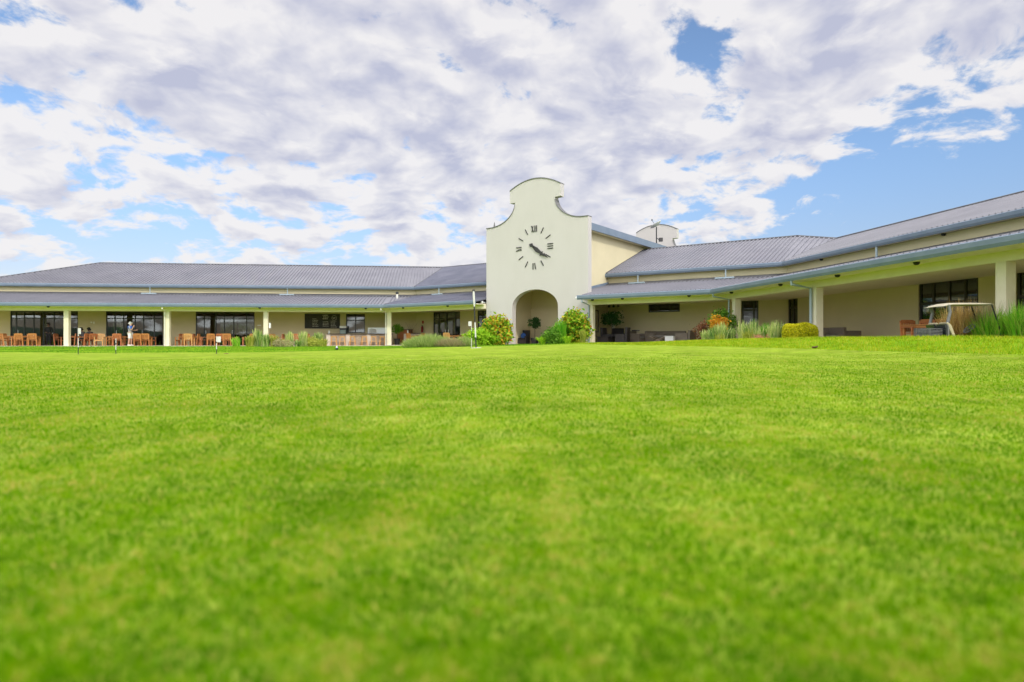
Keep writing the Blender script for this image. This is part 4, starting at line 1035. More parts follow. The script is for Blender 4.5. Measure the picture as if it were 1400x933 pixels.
def strap_plant(loc, label, n, h, spread, m, name='strap_leaved_plant', cat='plant', w=.035, lean=.6, base=.14, group=None, flowers=None):
    t = thing(name, loc, label, cat, 0, group); straps('foliage', n, h, spread, m, t, w, base, lean)
    if flowers:
        a = MB(); rr = random.Random(n)
        for k in range(flowers[0]): x, y = rr.uniform(-1, 1) * spread * .7, rr.uniform(-1, 1) * spread * .5; a.tube([(x * .3, y * .3, 0), (x, y, h * rr.uniform(.85, 1.15))], .012, 5, .02)
        a.build('flower_stalk', M[flowers[1]], t)
    return t
# croton beds either side of the arch
p = WA.P(TC - 3.6, -.05, .10); z0 = G(p.x, p.y)
shrub(pt(677, 40.6), 'large round croton with green, yellow and orange leaves left of the arch', .98, .95, 1.66, 210, 20, .23, 'croton', spread=.15)
shrub(pt(657, 39.6), 'bright lime green low shrub left of the big croton', .85, .7, 1.0, 170, 26, .15, 'lime', spread=.12)
strap_plant(pt(641, 40), 'narrow leaved green plant at the foot of the white sign pole', 90, .75, .6, 'lime', w=.05)
t = shrub(pt(786, 38.2), 'tall croton with red, yellow and green leaves right of the arch', .95, .8, 1.72, 200, 20, .23, 'crotonR', spread=.15)
LR = None
strap_plant(pt(766, 37.4), 'dense deep green spiky plant between arch and red croton', 340, 1.55, .75, 'palm', w=.05, lean=.7, base=.30)
strap_plant(pt(741, 37.0), 'light green agave like rosette below the arch', 80, .62, .75, 'lime', w=.075, lean=.9, base=.15)
strap_plant(pt(776, 36.4), 'light green rosette in front of the red croton', 80, .6, .7, 'lime', w=.075, lean=.9, base=.15)
shrub(pt(755, 37.2), 'loose green bushy plant left of the spiky plant', .5, .5, .85, 80, 22, .13, 'citrus', spread=.12)
strap_plant(pt(797, 36.6), 'yellow green narrow leaved plant against the right end of the gable', 150, .95, .55, 'strapy', w=.03)
# strip beds in front of the left veranda
for px, Y, n, h, m, lab in ((323, 46.0, 60, .75, 'tall', 'small upright green plant at the left end of the flower bed'),
     (341, 45.7, 130, .85, 'strapy', 'yellow green strap leaved clump left of the third column'),
     (352, 46.2, 110, 1.35, 'strap', 'tall striped strap leaved plant left of the third column'),
     (363, 45.5, 150, .95, 'strap', 'striped strap leaved clump in front of the third column'),
     (375, 45.6, 90, .95, 'strapy', 'yellow clump just right of the third column'),
     (386, 45.7, 90, .60, 'strapy', 'low yellow straps under the blank wall'),
     (396, 46.2, 90, 1.15, 'strapw', 'pale tall straps before the red brown armchair'),
     (408, 45.6, 60, .55, 'strap', 'low striped straps before the red brown armchair'),
     (415, 46.1, 100, 1.15, 'strapw', 'pale upright straps left of the dark armchair'),
     (426, 45.4, 90, .75, 'strapy', 'yellow green clump before the dark armchair'),
     (435, 46.0, 140, 1.05, 'strap', 'spreading striped clump at the left end of the bar'),
     (442, 45.2, 70, .65, 'strapy', 'small yellow green clump at the right end of the flower bed')):
    strap_plant(pt(px, Y), lab, int(n * 1.2), h * 1.12, .7, m, w=.085, base=.24, group='strap leaved plants before the left veranda')
shrub(pt(383, 44.9), 'low dry leafy ground plant in the middle of the flower bed', 1.7, .35, .45, 90, 18, .12, 'lavbrown', spread=.10, stems=8)
shrub(pt(430, 44.8), 'low pale leafy ground plant at the right of the flower bed', 1.3, .3, .45, 70, 18, .12, 'strapy', spread=.10, stems=6)
# lavender like shrubs in front of the connecting wing
def stemmy(loc, label, rx, ry, h, n, m):
    t = thing('lavender_shrub', loc, label, 'shrub'); V = []; Fc = []; rn = []
    for i in range(n):
        a = rng.uniform(0, 2 * math.pi); r = math.sqrt(rng.random()); b = np.array([math.cos(a) * r * rx * .8, math.sin(a) * r * ry * .8, -.03])
        hh = h * (1 - .55 * r ** 2) * rng.uniform(.6, 1.08); d = np.array([math.cos(a) * rx * .32 * r + rng.normal() * .09, math.sin(a) * ry * .3 * r + rng.normal() * .09, hh])
        e = rng.normal(size=3) * np.array([1, 1, .1]); e = e / np.linalg.norm(e) * .011; i0 = len(V); q = rng.random()
        V += [b - e, b + e, b + d * .6 + e, b + d * .6 - e, b + d]; rn += [q] * 5; Fc += [(i0, i0 + 1, i0 + 2, i0 + 3), (i0 + 3, i0 + 2, i0 + 4)]
    me = bpy.data.meshes.new('foliage'); me.from_pydata([tuple(v) for v in V], [], Fc); me.update()
    at_ = me.attributes.new('rnd', 'FLOAT', 'POINT'); at_.data.foreach_set('value', np.array(rn, np.float32)); me.materials.append(M[m])
    o = bpy.data.objects.new('foliage', me); col.objects.link(o); o.parent = t; return t
stemmy(pt(588, 33.5), 'wide grey green lavender like shrub before the connecting wing', 1.35, .8, .80, 4200, 'lav')
stemmy(pt(566, 33.2), 'lower sparse grey green shrub at the left foot of the lavender', .6, .5, .5, 1100, 'lav')
stemmy(pt(616, 33.0), 'brownish green low shrub right of the lavender', .9, .6, .55, 3000, 'lavbrown')
stemmy(pt(634, 33.2), 'grey green feathery shrub left of the striped pole', .5, .5, .65, 1500, 'lav')
# right beds
q = lambda px, Y: pt(px, Y)
shrub(pt(962, 31.5), 'red brown leafed shrub at the left of the right flower bed', .36, .32, 1.15, 70, 12, .11, 'redleaf', spread=.10, stems=9, fill=.3)
shrub(pt(983, 30.6), 'bright orange and yellow crowned shrub by the corner downpipe', .36, .34, 1.35, 70, 24, .12, 'orange', spread=.09)
shrub(pt(988, 33.6, FA), 'dark green shrub behind the orange shrub at the corner column', .55, .5, 1.95, 120, 24, .14, 'citrus', spread=.12)
for px, Y, n, h, m, lab in ((966, 29.6, 90, .75, 'strapw', 'pale striped straps below the red brown shrub'), (976, 29.2, 110, .95, 'strap', 'striped straps below the orange shrub'),
     (987, 29.0, 130, 1.1, 'strapw', 'tall pale straps in front of the corner column'), (997, 29.4, 110, .85, 'strap', 'dark green straps right of the corner column'),
     (983, 28.0, 60, .55, 'strapy', 'small yellow straps at the lawn edge by the corner column'),
     (1017, 28.2, 120, 1.15, 'strapw', 'tall pale grass below the brown door'), (1029, 27.6, 120, 1.15, 'strap', 'tall striped grass right of the brown door'),
     (1022, 27.0, 80, .7, 'strapy', 'yellow green straps in front of the brown door'), (1048, 27.2, 190, 1.0, 'palm', 'dense deep green grass clump in the right bed'),
     (1057, 26.4, 130, 1.05, 'strapw', 'arching pale grass left of the golden hedge'), (1066, 26.6, 120, 1.05, 'strap', 'striped arching grass touching the golden hedge'),
     (1038, 27.0, 70, .9, 'strapw', 'thin pale grass between the coral flowers and the brown door')):
    strap_plant(pt(px, Y), lab, int(n * 1.1), h * 1.08, .65, m, w=.05, base=.2, group='strap leaved plants in the right bed')
shrub(pt(1039, 25.6), 'low coral pink flowering plant in the right bed', .42, .3, .34, 90, 14, .07, 'pink', name='flowering_plant', cat='flowers', spread=.06, stems=5)
# clipped golden hedge: a box-like rounded volume of tiny leaves
loc = pt(1094, 25.0); t = thing('golden_hedge', loc, 'clipped golden yellow rounded hedge before the second column of the right wing', 'hedge', R(-30))
nl = 20000; d = rng.normal(size=(nl, 3)); d /= (np.abs(d) ** 4).sum(1)[:, None] ** .25; d *= rng.uniform(.9, 1.02, nl)[:, None]
C = d * np.array([.60, .58, .44]) + np.array([0, 0, .42]); C += .03 * np.sin(C * 9)[:, [1, 2, 0]]; C = C[C[:, 2] > 0]
leaves('foliage', C, .065, 'hedge', t, .6)
a = MB(); rr = random.Random(2)
for k in range(9): x, y = rr.uniform(-.4, .4), rr.uniform(-.4, .4); a.tube([(x * .5, y * .5, -.1), (x, y, .35), (x * 1.2, y * 1.2, .75)], .018, 5, .008)
a.box(-.38, .38, -.36, .36, .10, .58); a.build('stem', M['bark'], t, bevel=.12)
# golden and green tall grasses near the cart
strap_plant(Vector((12.75, 18.0, -.05)), 'tall dry golden ornamental grass behind the golf cart', 800, 1.75, .85, 'gold', 'ornamental_grass', w=.02, lean=.7, base=.45)
strap_plant(Vector((12.95, 17.0, -.15)), 'tall bright green grass at the right end of the cart', 1300, 1.5, .85, 'tall', 'ornamental_grass', w=.028, lean=.8, base=.4)
strap_plant(Vector((13.25, 16.3, .0)), 'tall green grass cut by the right edge of the photo', 1200, 1.55, .9, 'tall', 'ornamental_grass', w=.028, lean=.8, base=.4)
strap_plant(Vector((13.05, 17.5, .05)), 'feathery brown green grass before the third column', 380, 1.65, .75, 'lavbrown', 'ornamental_grass', w=.02, lean=.8, base=.35)
shrub(Vector((13.9, 19.9, .15)), 'small golden yellow shrub behind the cart steering wheel', .24, .24, .98, 60, 24, .09, 'hedge', spread=.07)
# pots
def potted(loc, label, potw, poth, trunk, cr, cz, n, k, size, m, name='potted_tree', square=True, squash=1.0):
    t = thing(name, loc, label, 'potted tree')
    a = MB(); b = potw * .38
    if square: a.hexa([(-b, -b, 0), (b, -b, 0), (b, b, 0), (-b, b, 0), (-potw / 2, -potw / 2, poth), (potw / 2, -potw / 2, poth), (potw / 2, potw / 2, poth), (-potw / 2, potw / 2, poth)]); t.rotation_euler = (0, 0, rzA)
    else: a.lathe([(b, 0), (potw / 2, poth * .9), (potw / 2 + .03, poth * .92), (potw / 2 + .03, poth)], (0, 0, 0), 18)
    a.build('pot', M['pot'], t, bevel=.01)
    a = MB(); a.lathe([(potw * .44, poth - .03), (.01, poth + .012)], (0, 0, 0), 14); a.build('soil', M['soil'], t)
    a = MB(); a.tube([(0, 0, poth - .05), (.02, .01, poth + trunk * .5), (0, 0, poth + trunk), (0, 0, cz)], .03, 7, .018)
    for j in range(6): an = j * 1.05; a.tube([(0, 0, cz - cr * .5), (math.cos(an) * cr * .6, math.sin(an) * cr * .6, cz + cr * .1)], .015, 5, .006)
    a.build('trunk', M['bark'], t)
    c = clumps(n, cr, cr, cr * squash, k, cr * .13, .35, zc=0); c = rng.permutation(c); c[:, 2] = c[:, 2] * np.where(rng.random(len(c)) < .5, 1, -1) + cz
    leaves('crown', c, size, m, t, .5); return t
potted(at(WA, 731, TW + 1.75, FT), 'ball clipped tree in a square black pot inside the arch', .42, .45, .75, .40, 1.50, 90, 17, .11, 'topiary', squash=.95)
potted(at(WA, 836, 3.2, FA), 'round crowned potted tree among the black wicker chairs', .42, .45, .7, .60, 1.62, 75, 15, .15, 'topiary', squash=.75)
potted(at(WA, 543, 2.0, FC), 'small bright green citrus tree in a round black pot by the corner column', .50, .50, .3, .40, 1.28, 52, 13, .15, 'citrus', square=False, squash=.9)
# shrubs behind the house, seen through its glass doors
for i, (px, Y, r, h, lab) in enumerate(((150, 78, 2.6, 2.5, 'leafy bush seen through the second glass door'), (108, 80, 2.4, 2.6, 'leafy bush seen through the first glass door behind the column'),
      (318, 80, 3.2, 2.4, 'leafy bush seen through the third glass door'), (46, 82, 2.6, 1.9, 'leafy bush seen far through the first glass door'))):
    shrub(Vector(((px - CX) / F * Y, Y, -.35)), lab, r, 1.2, h, 130, 26, .32, 'citrus', spread=.3, group='bushes behind the house')

# ================================================================== FLAGS AND SMALL THINGS ON THE GREEN
def pole(name, loc, segs, label, cat, rz=0, tilt=0, r=.012):
    t = thing(name, loc, label, cat, rz); t.rotation_euler = (0, tilt, rz)
    for z0, z1, m in segs: a = MB(); a.tube([(0, 0, z0), (0, 0, z1)], r, 8); a.build('pole', M[m], t)
    return t
def practice_flag(px, Y, H, label, side, segs, flag=True, fw=.13):
    loc = pt(px, Y); t = pole('practice_flag', loc, segs, label, 'golf flag')
    if flag:
        a = MB(); n = 8
        for k in range(n):
            x0, x1 = side * fw * k / n, side * fw * (k + 1) / n; y0, y1 = .012 * math.sin(k * 1.1), .012 * math.sin((k + 1) * 1.1)
            a.hexa([(x0, y0 - .003, H - .20), (x1, y1 - .003, H - .205), (x1, y1 + .003, H - .205), (x0, y0 + .003, H - .20), (x0, y0 - .003, H), (x1, y1 - .003, H - .01), (x1, y1 + .003, H - .01), (x0, y0 + .003, H)])
        a.build('flag', M['flag'], t)
    a = MB(); a.lathe([(.055, -.012), (.055, .017), (.05, .018)], (0, 0, 0), 14); a.build('cup', M['black'], t); return t
S3 = lambda H: [(0, H * .28, 'black'), (H * .28, H * .62, 'flag'), (H * .62, H * .7, 'black'), (H * .7, H, 'flag')]
practice_flag(107, 22.2, .92, 'thin practice flagstick with narrow white flag before the seated pair', 1, S3(.92), fw=.085)
practice_flag(158.5, 22.6, .56, 'short thin white practice stick without a flag, left of the standing man', 1, S3(.56), False)
practice_flag(296, 22.4, .62, 'thin practice flagstick with a square white flag before the third door', 1, S3(.62), fw=.15)
practice_flag(644.5, 27.5, 1.14, 'practice flagstick with small white flag left of the striped pole', -1, [(0, .42, 'flag'), (.42, .72, 'black'), (.72, 1.14, 'flag')])
loc = pt(651, 24.0); t = pole('striped_flagstick', loc, [(0, .42, 'black'), (.42, .98, 'flag'), (.98, 1.58, 'black'), (1.58, 2.18, 'flag')], 'tall black and white striped flagstick with furled white flag', 'golf flag', 0, -.045, .026)
a = MB(); a.lathe([(.028, 1.62), (.036, 1.75), (.042, 2.05), (.036, 2.12), (.02, 2.14)], (0, 0, 0), 10); a.build('furled_flag', M['flag'], t)
a = MB(); a.lathe([(.02, 2.16), (.05, 2.18), (.05, 2.21), (.03, 2.23)], (0, 0, 0), 10); a.build('cap', M['black'], t)
a = MB(); a.lathe([(.20, .012), (.20, .028), (.18, .032), (.05, .032)], (0, 0, 0), 20); a.build('base_disc', M['flag'], t)
def marker(px, Y, lab):
    t = thing('tee_marker', pt(px, Y), lab, 'marker'); a = MB(); a.lathe([(.02, 0), (.075, .03), (.08, .07), (.05, .11), (.01, .125)], (0, 0, 0), 14); a.build('ball', M['black'], t); a = MB(); a.lathe([(.05, .10), (.03, .19), (.01, .20)], (0, 0, 0), 10); a.build('tip', M['steel'], t)
marker(460.5, 30.5, 'small dark ball shaped marker on the grass below the bar')
a = MB(); n = 9
for k in range(n):
    u0, u1 = k / n, (k + 1) / n; w = lambda u: .05 * math.sin(math.pi * u) + .003; h = lambda u: .012 + .05 * (u - .35) ** 2
    for s in (-1, 1): a.hexa([(u0 * .17, 0, h(u0)), (u1 * .17, 0, h(u1)), (u1 * .17, s * w(u1), h(u1) + .03), (u0 * .17, s * w(u0), h(u0) + .03), (u0 * .17, 0, h(u0) + .004), (u1 * .17, 0, h(u1) + .004), (u1 * .17, s * w(u1), h(u1) + .034), (u0 * .17, s * w(u0), h(u0) + .034)])
o = a.build('fallen_leaf', M['leafdead']); o.location = pt(1110, 13.2) + Vector((0, 0, .012)); o.rotation_euler = (0, 0, .4); tag(o, 'curled brown leaf lying on the green below the golden hedge', 'leaf')
a = MB()
for k in range(5): a.lathe([(.012, 0), (.016, .01), (.004, .02)], (.07 * k + .02 * (k % 2), .03 * (k % 3), 0), 7)
a = MB(); a.hexa([(0, 0, 0), (.16, .02, 0), (.15, .06, 0), (.01, .05, 0), (.02, .01, .02), (.13, .025, .025), (.13, .05, .02), (.03, .045, .02)]); o = a.build('fallen_leaf', M['leafdead']); o.location = pt(306, 22) + Vector((0, 0, .012)); tag(o, 'flat brown leaf on the green right of the third flagstick', 'leaf')

# ================================================================== SATELLITE DISH
p = Vector(((897.5 - CX) / F * 50.2, 50.2, 0)); zd = CZ + (CY - 309) * 50.2 / F
t = thing('satellite_dish', (p.x, p.y, zd - 1.05), 'pale grey satellite dish on a mast above the roofs, beside the rear gable', 'satellite dish')
a = MB(); a.tube([(0, 0, -.6), (0, 0, .95)], .045, 8); a.tube([(.0, 0, .1), (.25, -.05, -.1)], .03, 6); a.build('mast', M['black'], t)
a = MB(); prof = [(.02 + .48 * k / 7, .15 * (k / 7) ** 2) for k in range(8)]; a.lathe(prof + [(r, z + .015) for r, z in reversed(prof)], (0, 0, 0), 24)
d = a.build('dish', M['dishm'], t, smooth=True); d.location = (0, -.08, 1.02); d.rotation_euler = (R(-10), R(-32), 0)
a = MB(); a.tube([(-.1, -.12, 1.05), (-.42, -.3, 1.42)], .015, 6); a.lathe([(.04, 1.40), (.055, 1.46), (.03, 1.52)], (-.42, -.3, 0), 8); a.build('feed_arm', M['black'], t)
t2 = thing('electrical_box', (p.x + .33, p.y - .05, zd - 1.25), 'small dark square box on the mast below the satellite dish', 'box')
a = MB(); a.box(-.15, .15, -.08, .08, 0, .30); a.build('case', M['black'], t2, bevel=.01); a = MB(); a.box(-.12, .12, -.095, -.082, .03, .27); a.build('lid', M['bframe'], t2)
# ================================================================== light and sky settings
EXPO = .96; SUN_E = 1.0; SKY_STR = .08; SKY_TINT = (1.14, 1.17, 1.18); SKY_TINT0 = (.76, .59, .58)
CL_DARK = (.272, .282, .355); CL_LIGHT = (.465, .455, .458); FILL_GLOW = 4.0
COV0 = .556
CLOUD_SEED = 9.3
# bright or clear parts of the cloud deck: (photo column, row, tightness, amount)
LOBES = [(1340, 290, 100, -.30), (1130, 310, 150, -.26), (960, 300, 400, -.08), (965, 45, 600, -.20), (215, 330, 160, -.12), (420, 340, 300, -.06), (250, 60, 5, .10), (1280, 120, 20, .14), (450, 200, 30, .03), (760, 100, 14, .08)]
# ================================================================== GOLF CART (front towards local +X)
cx_, cy_ = 12.0, 17.1
t = thing('golf_cart', (cx_, cy_, 1.39 - 1.84 * .85), 'parked golf cart with cream canopy and dark body behind the grass mound', 'golf cart', R(-6)); t.scale = (1, 1, .85)
a = MB(); NX, NY = 16, 8
def rf(i, j, top):
    x = -.66 + 1.32 * i / NX; y = -.47 + .94 * j / NY; ex = abs(2 * i / NX - 1) ** 6; ey = abs(2 * j / NY - 1) ** 4
    f = max(.0, 1 - .9 * max(ex, ey)); z = 1.755 + (.055 * f + .012 * math.sin(math.pi * i / NX) if top else -.01 * f)
    if i <= 2: z -= .018 * (3 - i)
    return (x * (1 - .02 * ey), y * (1 - .05 * ex), z)
for top in (0, 1):
    for i in range(NX):
        for j in range(NY): a.quad(rf(i, j, top), rf(i + 1, j, top), rf(i + 1, j + 1, top), rf(i, j + 1, top))
for i in range(NX):
    for j in (0, NY): a.quad(rf(i, j, 0), rf(i + 1, j, 0), rf(i + 1, j, 1), rf(i, j, 1))
for j in range(NY):
    for i in (0, NX): a.quad(rf(i, j, 0), rf(i, j + 1, 0), rf(i, j + 1, 1), rf(i, j, 1))
a.build('canopy', M['cartroof'], t, smooth=True)
for s in (-1, 1):
    a = MB(); a.tube([(-.50, s * .42, .62), (-.50, s * .42, 1.2), (-.44, s * .42, 1.52), (-.48, s * .42, 1.76)], .04, 8); a.build('rear_strut', M['cartgrey'], t)
    a = MB(); a.tube([(.86, s * .43, .60), (.70, s * .43, 1.25), (.57, s * .43, 1.76)], .018, 8); a.build('front_strut', M['black'], t)
    a = MB(); c = [(-.36, .70), (-.30, .72), (-.42, 1.12), (-.50, 1.22), (-.55, 1.20), (-.50, 1.05)]; y0, y1 = sorted((s * .06, s * .46))
    a.prism([(x, y0, z) for x, z in c], [(x, y1, z) for x, z in c]); a.build('seat_back', M['cream_vinyl'], t, bevel=.025)
    a = MB(); c = [(-.56, .66), (-.52, .66), (-.52, 1.08), (-.565, 1.16), (-.60, 1.14), (-.57, 1.0)]; a.prism([(x, y0, z) for x, z in c], [(x, y1, z) for x, z in c]); a.build('seat_shell', M['cartbody'], t)
    a = MB(); y0, y1 = sorted((s * .04, s * .48)); a.box(-.38, .12, y0, y1, .58, .68); a.build('seat', M['cream_vinyl'], t, bevel=.03)
    for x in (-.62, .86):
        w_ = MB(); n = 18; pr = [(.10, -.08), (.21, -.09), (.235, -.06), (.235, .06), (.21, .09), (.10, .08)]; w_.lathe(pr, (0, 0, 0), n)
        o = w_.build('wheel', M['rubber'], t); o.location = (x, s * .44, .235); o.rotation_euler = (R(90), 0, 0)
        h_ = MB(); h_.lathe([(.02, -.085), (.10, -.075), (.105, 0), (.10, .075), (.02, .085)], (0, 0, 0), 14); h_.build('rim', M['steel'], o)
    a = MB(); a.lathe([(.02, 0), (.06, .01), (.05, .04), (.01, .05)], (0, 0, 0), 10); o = a.build('headlight', M['whitepl'], t); o.location = (1.185, s * .3, .55); o.rotation_euler = (0, R(90), 0)
a = MB(); c = [(-.95, .34), (1.0, .30), (1.0, .26), (-.95, .28)]; a.prism([(x, -.5, z) for x, z in c], [(x, .5, z) for x, z in c])
c = [(-.92, .36), (.10, .36), (.10, .57), (-.35, .60), (-.60, .60), (-.92, .66)]; a.prism([(x, -.47, z) for x, z in c], [(x, .47, z) for x, z in c])
c = [(.62, .33), (1.16, .36), (1.20, .48), (1.12, .66), (.96, .78), (.74, .84), (.60, .78), (.68, .60)]; a.prism([(x, -.5, z) for x, z in c], [(x, .5, z) for x, z in c])
a.build('body', M['cartbody'], t, bevel=.03)
a = MB(); n = 10
for s in (-1, 1):
    y0, y1 = sorted((s * .34, s * .56)); c = [(.86 + .31 * math.cos(q_), .30 + .30 * math.sin(q_)) for q_ in np.linspace(.1, math.pi - .1, n)] + [(.86 + .26 * math.cos(q_), .29 + .26 * math.sin(q_)) for q_ in np.linspace(math.pi - .1, .1, n)]
    a.prism([(x, y0, z) for x, z in c], [(x, y1, z) for x, z in c])
a.build('fender', M['cartbody'], t)
a = MB(); a.tube([(.72, .22, .80), (.40, .22, 1.02)], .025, 8); a.build('steering_column', M['black'], t)
sw = MB(); R0 = .17
for k in range(20): q0, q1 = 2 * math.pi * k / 20, 2 * math.pi * (k + 1) / 20; sw.tube([(R0 * math.cos(q0), R0 * math.sin(q0), 0), (R0 * math.cos(q1), R0 * math.sin(q1), 0)], .018, 6)
for q_ in (.5, 2.6, 4.7): sw.bar((0, 0, 0), (R0 * math.cos(q_), R0 * math.sin(q_), 0), .03, .02)
o = sw.build('steering_wheel', M['cartgrey'], t); o.location = (.40, .22, 1.03); o.rotation_euler = (0, R(-52), 0)
a = MB(); a.box(.79, .80, .0, .0, 0, 0) if False else None
a = MB()
for k in range(9): z = .66 + k * .045; a.tube([(-.93, -.40, z), (-.93, .40, z)], .009, 5); [a.tube([(-.93, y, z), (-.62, y, z - .02)], .009, 5) for y in (-.40, .40)]
for y in np.linspace(-.40, .40, 12): a.tube([(-.93, y, .64), (-.93, y, 1.03)], .009, 5)
a.build('basket', M['cartgrey'], t)
a = MB(); a.box(-.90, -.64, -.36, .36, .66, .98); o = a.build('bag_well', M['charcoal'], t, bevel=.05)
a = MB(); a.hexa([(.0, .02, .0), (.42, .02, .0), (.42, .26, 0), (0, .26, 0), (.0, .02, .34), (.42, .02, .38), (.42, .26, .38), (0, .26, .34)])

# ================================================================== PEOPLE
def skin_mesh(name, pts, edges, m, parent, sub=2):
    """one continuous surface grown over a skeleton: pts = {name: (x, y, z, r)}"""
    keys = list(pts); me = bpy.data.meshes.new(name)
    me.from_pydata([pts[k][:3] for k in keys], [(keys.index(a), keys.index(b)) for a, b in edges], []); me.update()
    o = bpy.data.objects.new(name, me); col.objects.link(o)
    md = o.modifiers.new('skin', 'SKIN'); md.use_smooth_shade = True
    lay = me.skin_vertices[0].data if me.skin_vertices else None
    for i, k in enumerate(keys):
        r = pts[k][3]; lay[i].radius = r if isinstance(r, tuple) else (r, r)
        lay[i].use_root = (i == 0)
    sb = o.modifiers.new('sub', 'SUBSURF'); sb.levels = 1; sb.render_levels = sub
    me.materials.append(M[m]); o.parent = parent
    return o
def person(loc, rz, label, J, mats, group=None, hair='hairb', scale=1.0):
    """front towards local +X.  J: joint positions; mats: skin, top, legs, shoes; long = long trousers"""
    t = thing('person', loc, label, 'person', rz, group); t.scale = (scale,) * 3
    V3 = lambda k: Vector(J[k])
    P = {}; E = []
    def add(k, p, r): P[k] = (*p, r)
    pel, ch, nk, hd = V3('pelvis'), V3('chest'), V3('neck'), V3('head'); f = Vector(J.get('look', (1, 0, 0))).normalized()
    add('pelvis', pel, (.115, .15)); add('waist', pel.lerp(ch, .5), (.10, .13)); add('chest', ch, (.115, .16)); add('nb', nk, .062); add('chin', nk.lerp(hd, .55) + f * .02, .066); add('head', hd, .098); add('crown', hd + (hd - nk).normalized() * .075, .078)
    E += [('pelvis', 'waist'), ('waist', 'chest'), ('chest', 'nb'), ('nb', 'chin'), ('chin', 'head'), ('head', 'crown')]
    for s, sg in (('L', 1), ('R', -1)):
        sh, el, wr = V3('sh' + s), V3('el' + s), V3('wr' + s); hp, kn, an = V3('hip' + s), V3('kn' + s), V3('an' + s)
        add('sh' + s, sh, .056); add('el' + s, el, .042); add('wr' + s, wr, .028)
        d = (wr - el).normalized(); pm = wr + d * .075; add('pm' + s, pm, (.034, .022))
        E += [('chest', 'sh' + s), ('sh' + s, 'el' + s), ('el' + s, 'wr' + s), ('wr' + s, 'pm' + s)]
        side = d.cross(Vector((0, 1, 0))); side = side.normalized() if side.length > .2 else Vector((0, 0, 1)); pa = d.cross(side)
        for k, (o_, L) in enumerate(((-.026, .062), (-.009, .075), (.009, .07), (.026, .055))):
            a1 = pm + side * o_ + d * L * .55; a2 = pm + side * o_ + d * L - pa * sg * .02; add('f%d%s' % (k, s), a1, .0085); add('g%d%s' % (k, s), a2, .007)
            E += [('pm' + s, 'f%d%s' % (k, s)), ('f%d%s' % (k, s), 'g%d%s' % (k, s))]
        a1 = wr + d * .04 - side * .042; a2 = a1 + d * .04 - side * .008; add('th' + s, a1, .010); add('tt' + s, a2, .008); E += [('wr' + s, 'th' + s), ('th' + s, 'tt' + s)]
        add('hip' + s, hp, .085); add('kn' + s, kn, .058); add('cf' + s, kn.lerp(an, .3), .056); add('an' + s, an, .038); tf = Vector(J.get('toe', (1, 0, 0))) * .15
        add('to' + s, an + tf + Vector((0, 0, -.05)), (.036, .026))
        E += [('pelvis', 'hip' + s), ('hip' + s, 'kn' + s), ('kn' + s, 'cf' + s), ('cf' + s, 'an' + s), ('an' + s, 'to' + s)]
    add('nose', hd + f * .115 + Vector((0, 0, -.015)), .012); E.append(('head', 'nose'))
    body = skin_mesh('body', P, E, mats['skin'], t)
    g = 1.16
    T = {'waist': (*pel.lerp(ch, .02), (.135, .165)), 'mid': (*pel.lerp(ch, .5), (.122, .152)), 'chest': (*ch, (.132, .175)), 'nb': (*ch.lerp(nk, .72), .085)}
    TE = [('waist', 'mid'), ('mid', 'chest'), ('chest', 'nb')]
    for s in 'LR':
        sh, el, wr = V3('sh' + s), V3('el' + s), V3('wr' + s); k = mats.get('sleeve', .75)
        T['s' + s] = (*sh, .072); T['e' + s] = (*sh.lerp(el, min(k, 1)), .060); TE += [('chest', 's' + s), ('s' + s, 'e' + s)]
        if k > 1: T['w' + s] = (*el.lerp(wr, .9), .042); TE.append(('e' + s, 'w' + s))
    skin_mesh('shirt', T, TE, mats['top'], t)
    Lg = {'p': (*(pel + Vector((0, 0, .03))), (.128, .165))}; LE = []
    for s in 'LR':
        hp, kn, an = V3('hip' + s), V3('kn' + s), V3('an' + s)
        Lg['h' + s] = (*hp, .102); Lg['k' + s] = (*hp.lerp(kn, .95), .080); LE += [('p', 'h' + s), ('h' + s, 'k' + s)]
        if mats.get('long'): Lg['a' + s] = (*kn.lerp(an, .95), .06); LE.append(('k' + s, 'a' + s))
    skin_mesh('trousers' if mats.get('long') else 'shorts', Lg, LE, mats['legs'], t)
    for s in 'LR':
        an = V3('an' + s); tf = Vector(J.get('toe', (1, 0, 0)))
        skin_mesh('shoe', {'a': (*(an - tf * .05 + Vector((0, 0, -.03))), .052), 'b': (*(an + tf * .06 + Vector((0, 0, -.045))), (.05, .042)), 'c': (*(an + tf * .17 + Vector((0, 0, -.055))), (.045, .032))}, [('a', 'b'), ('b', 'c')], mats['shoes'], t)
    up = (hd - nk).normalized()
    skin_mesh('hair', {'a': (*(hd - f * .03 + up * .035), (.098, .098)), 'b': (*(hd - f * .015 + up * .085), (.078, .078)), 'c': (*(hd - f * .075 - up * .03), .055)}, [('a', 'b'), ('a', 'c')], hair, t)
    return t
stand = dict(pelvis=(0, 0, .95), chest=(0, 0, 1.33), neck=(.01, 0, 1.52), head=(.04, 0, 1.665), shL=(0, .19, 1.42), shR=(0, -.19, 1.42), elL=(.06, .24, 1.14), wrL=(.26, .16, 1.18), elR=(.13, -.22, 1.17), wrR=(.20, -.10, 1.42),
             hipL=(0, .09, .90), hipR=(0, -.09, .90), knL=(.04, .10, .50), knR=(-.02, -.10, .50), anL=(.03, .11, .09), anR=(-.08, -.11, .09))
t = person(at(WD, 178, 1.35, FD), WD.rz + R(8), 'standing man in blue and grey shirt and white shorts, hand raised to his face', stand, dict(skin='skin', top='shirtg', legs='shorts', shoes='shorts', sleeve=.8), hair='hairg'); t.scale = (1.18, 1.15, 1.0)
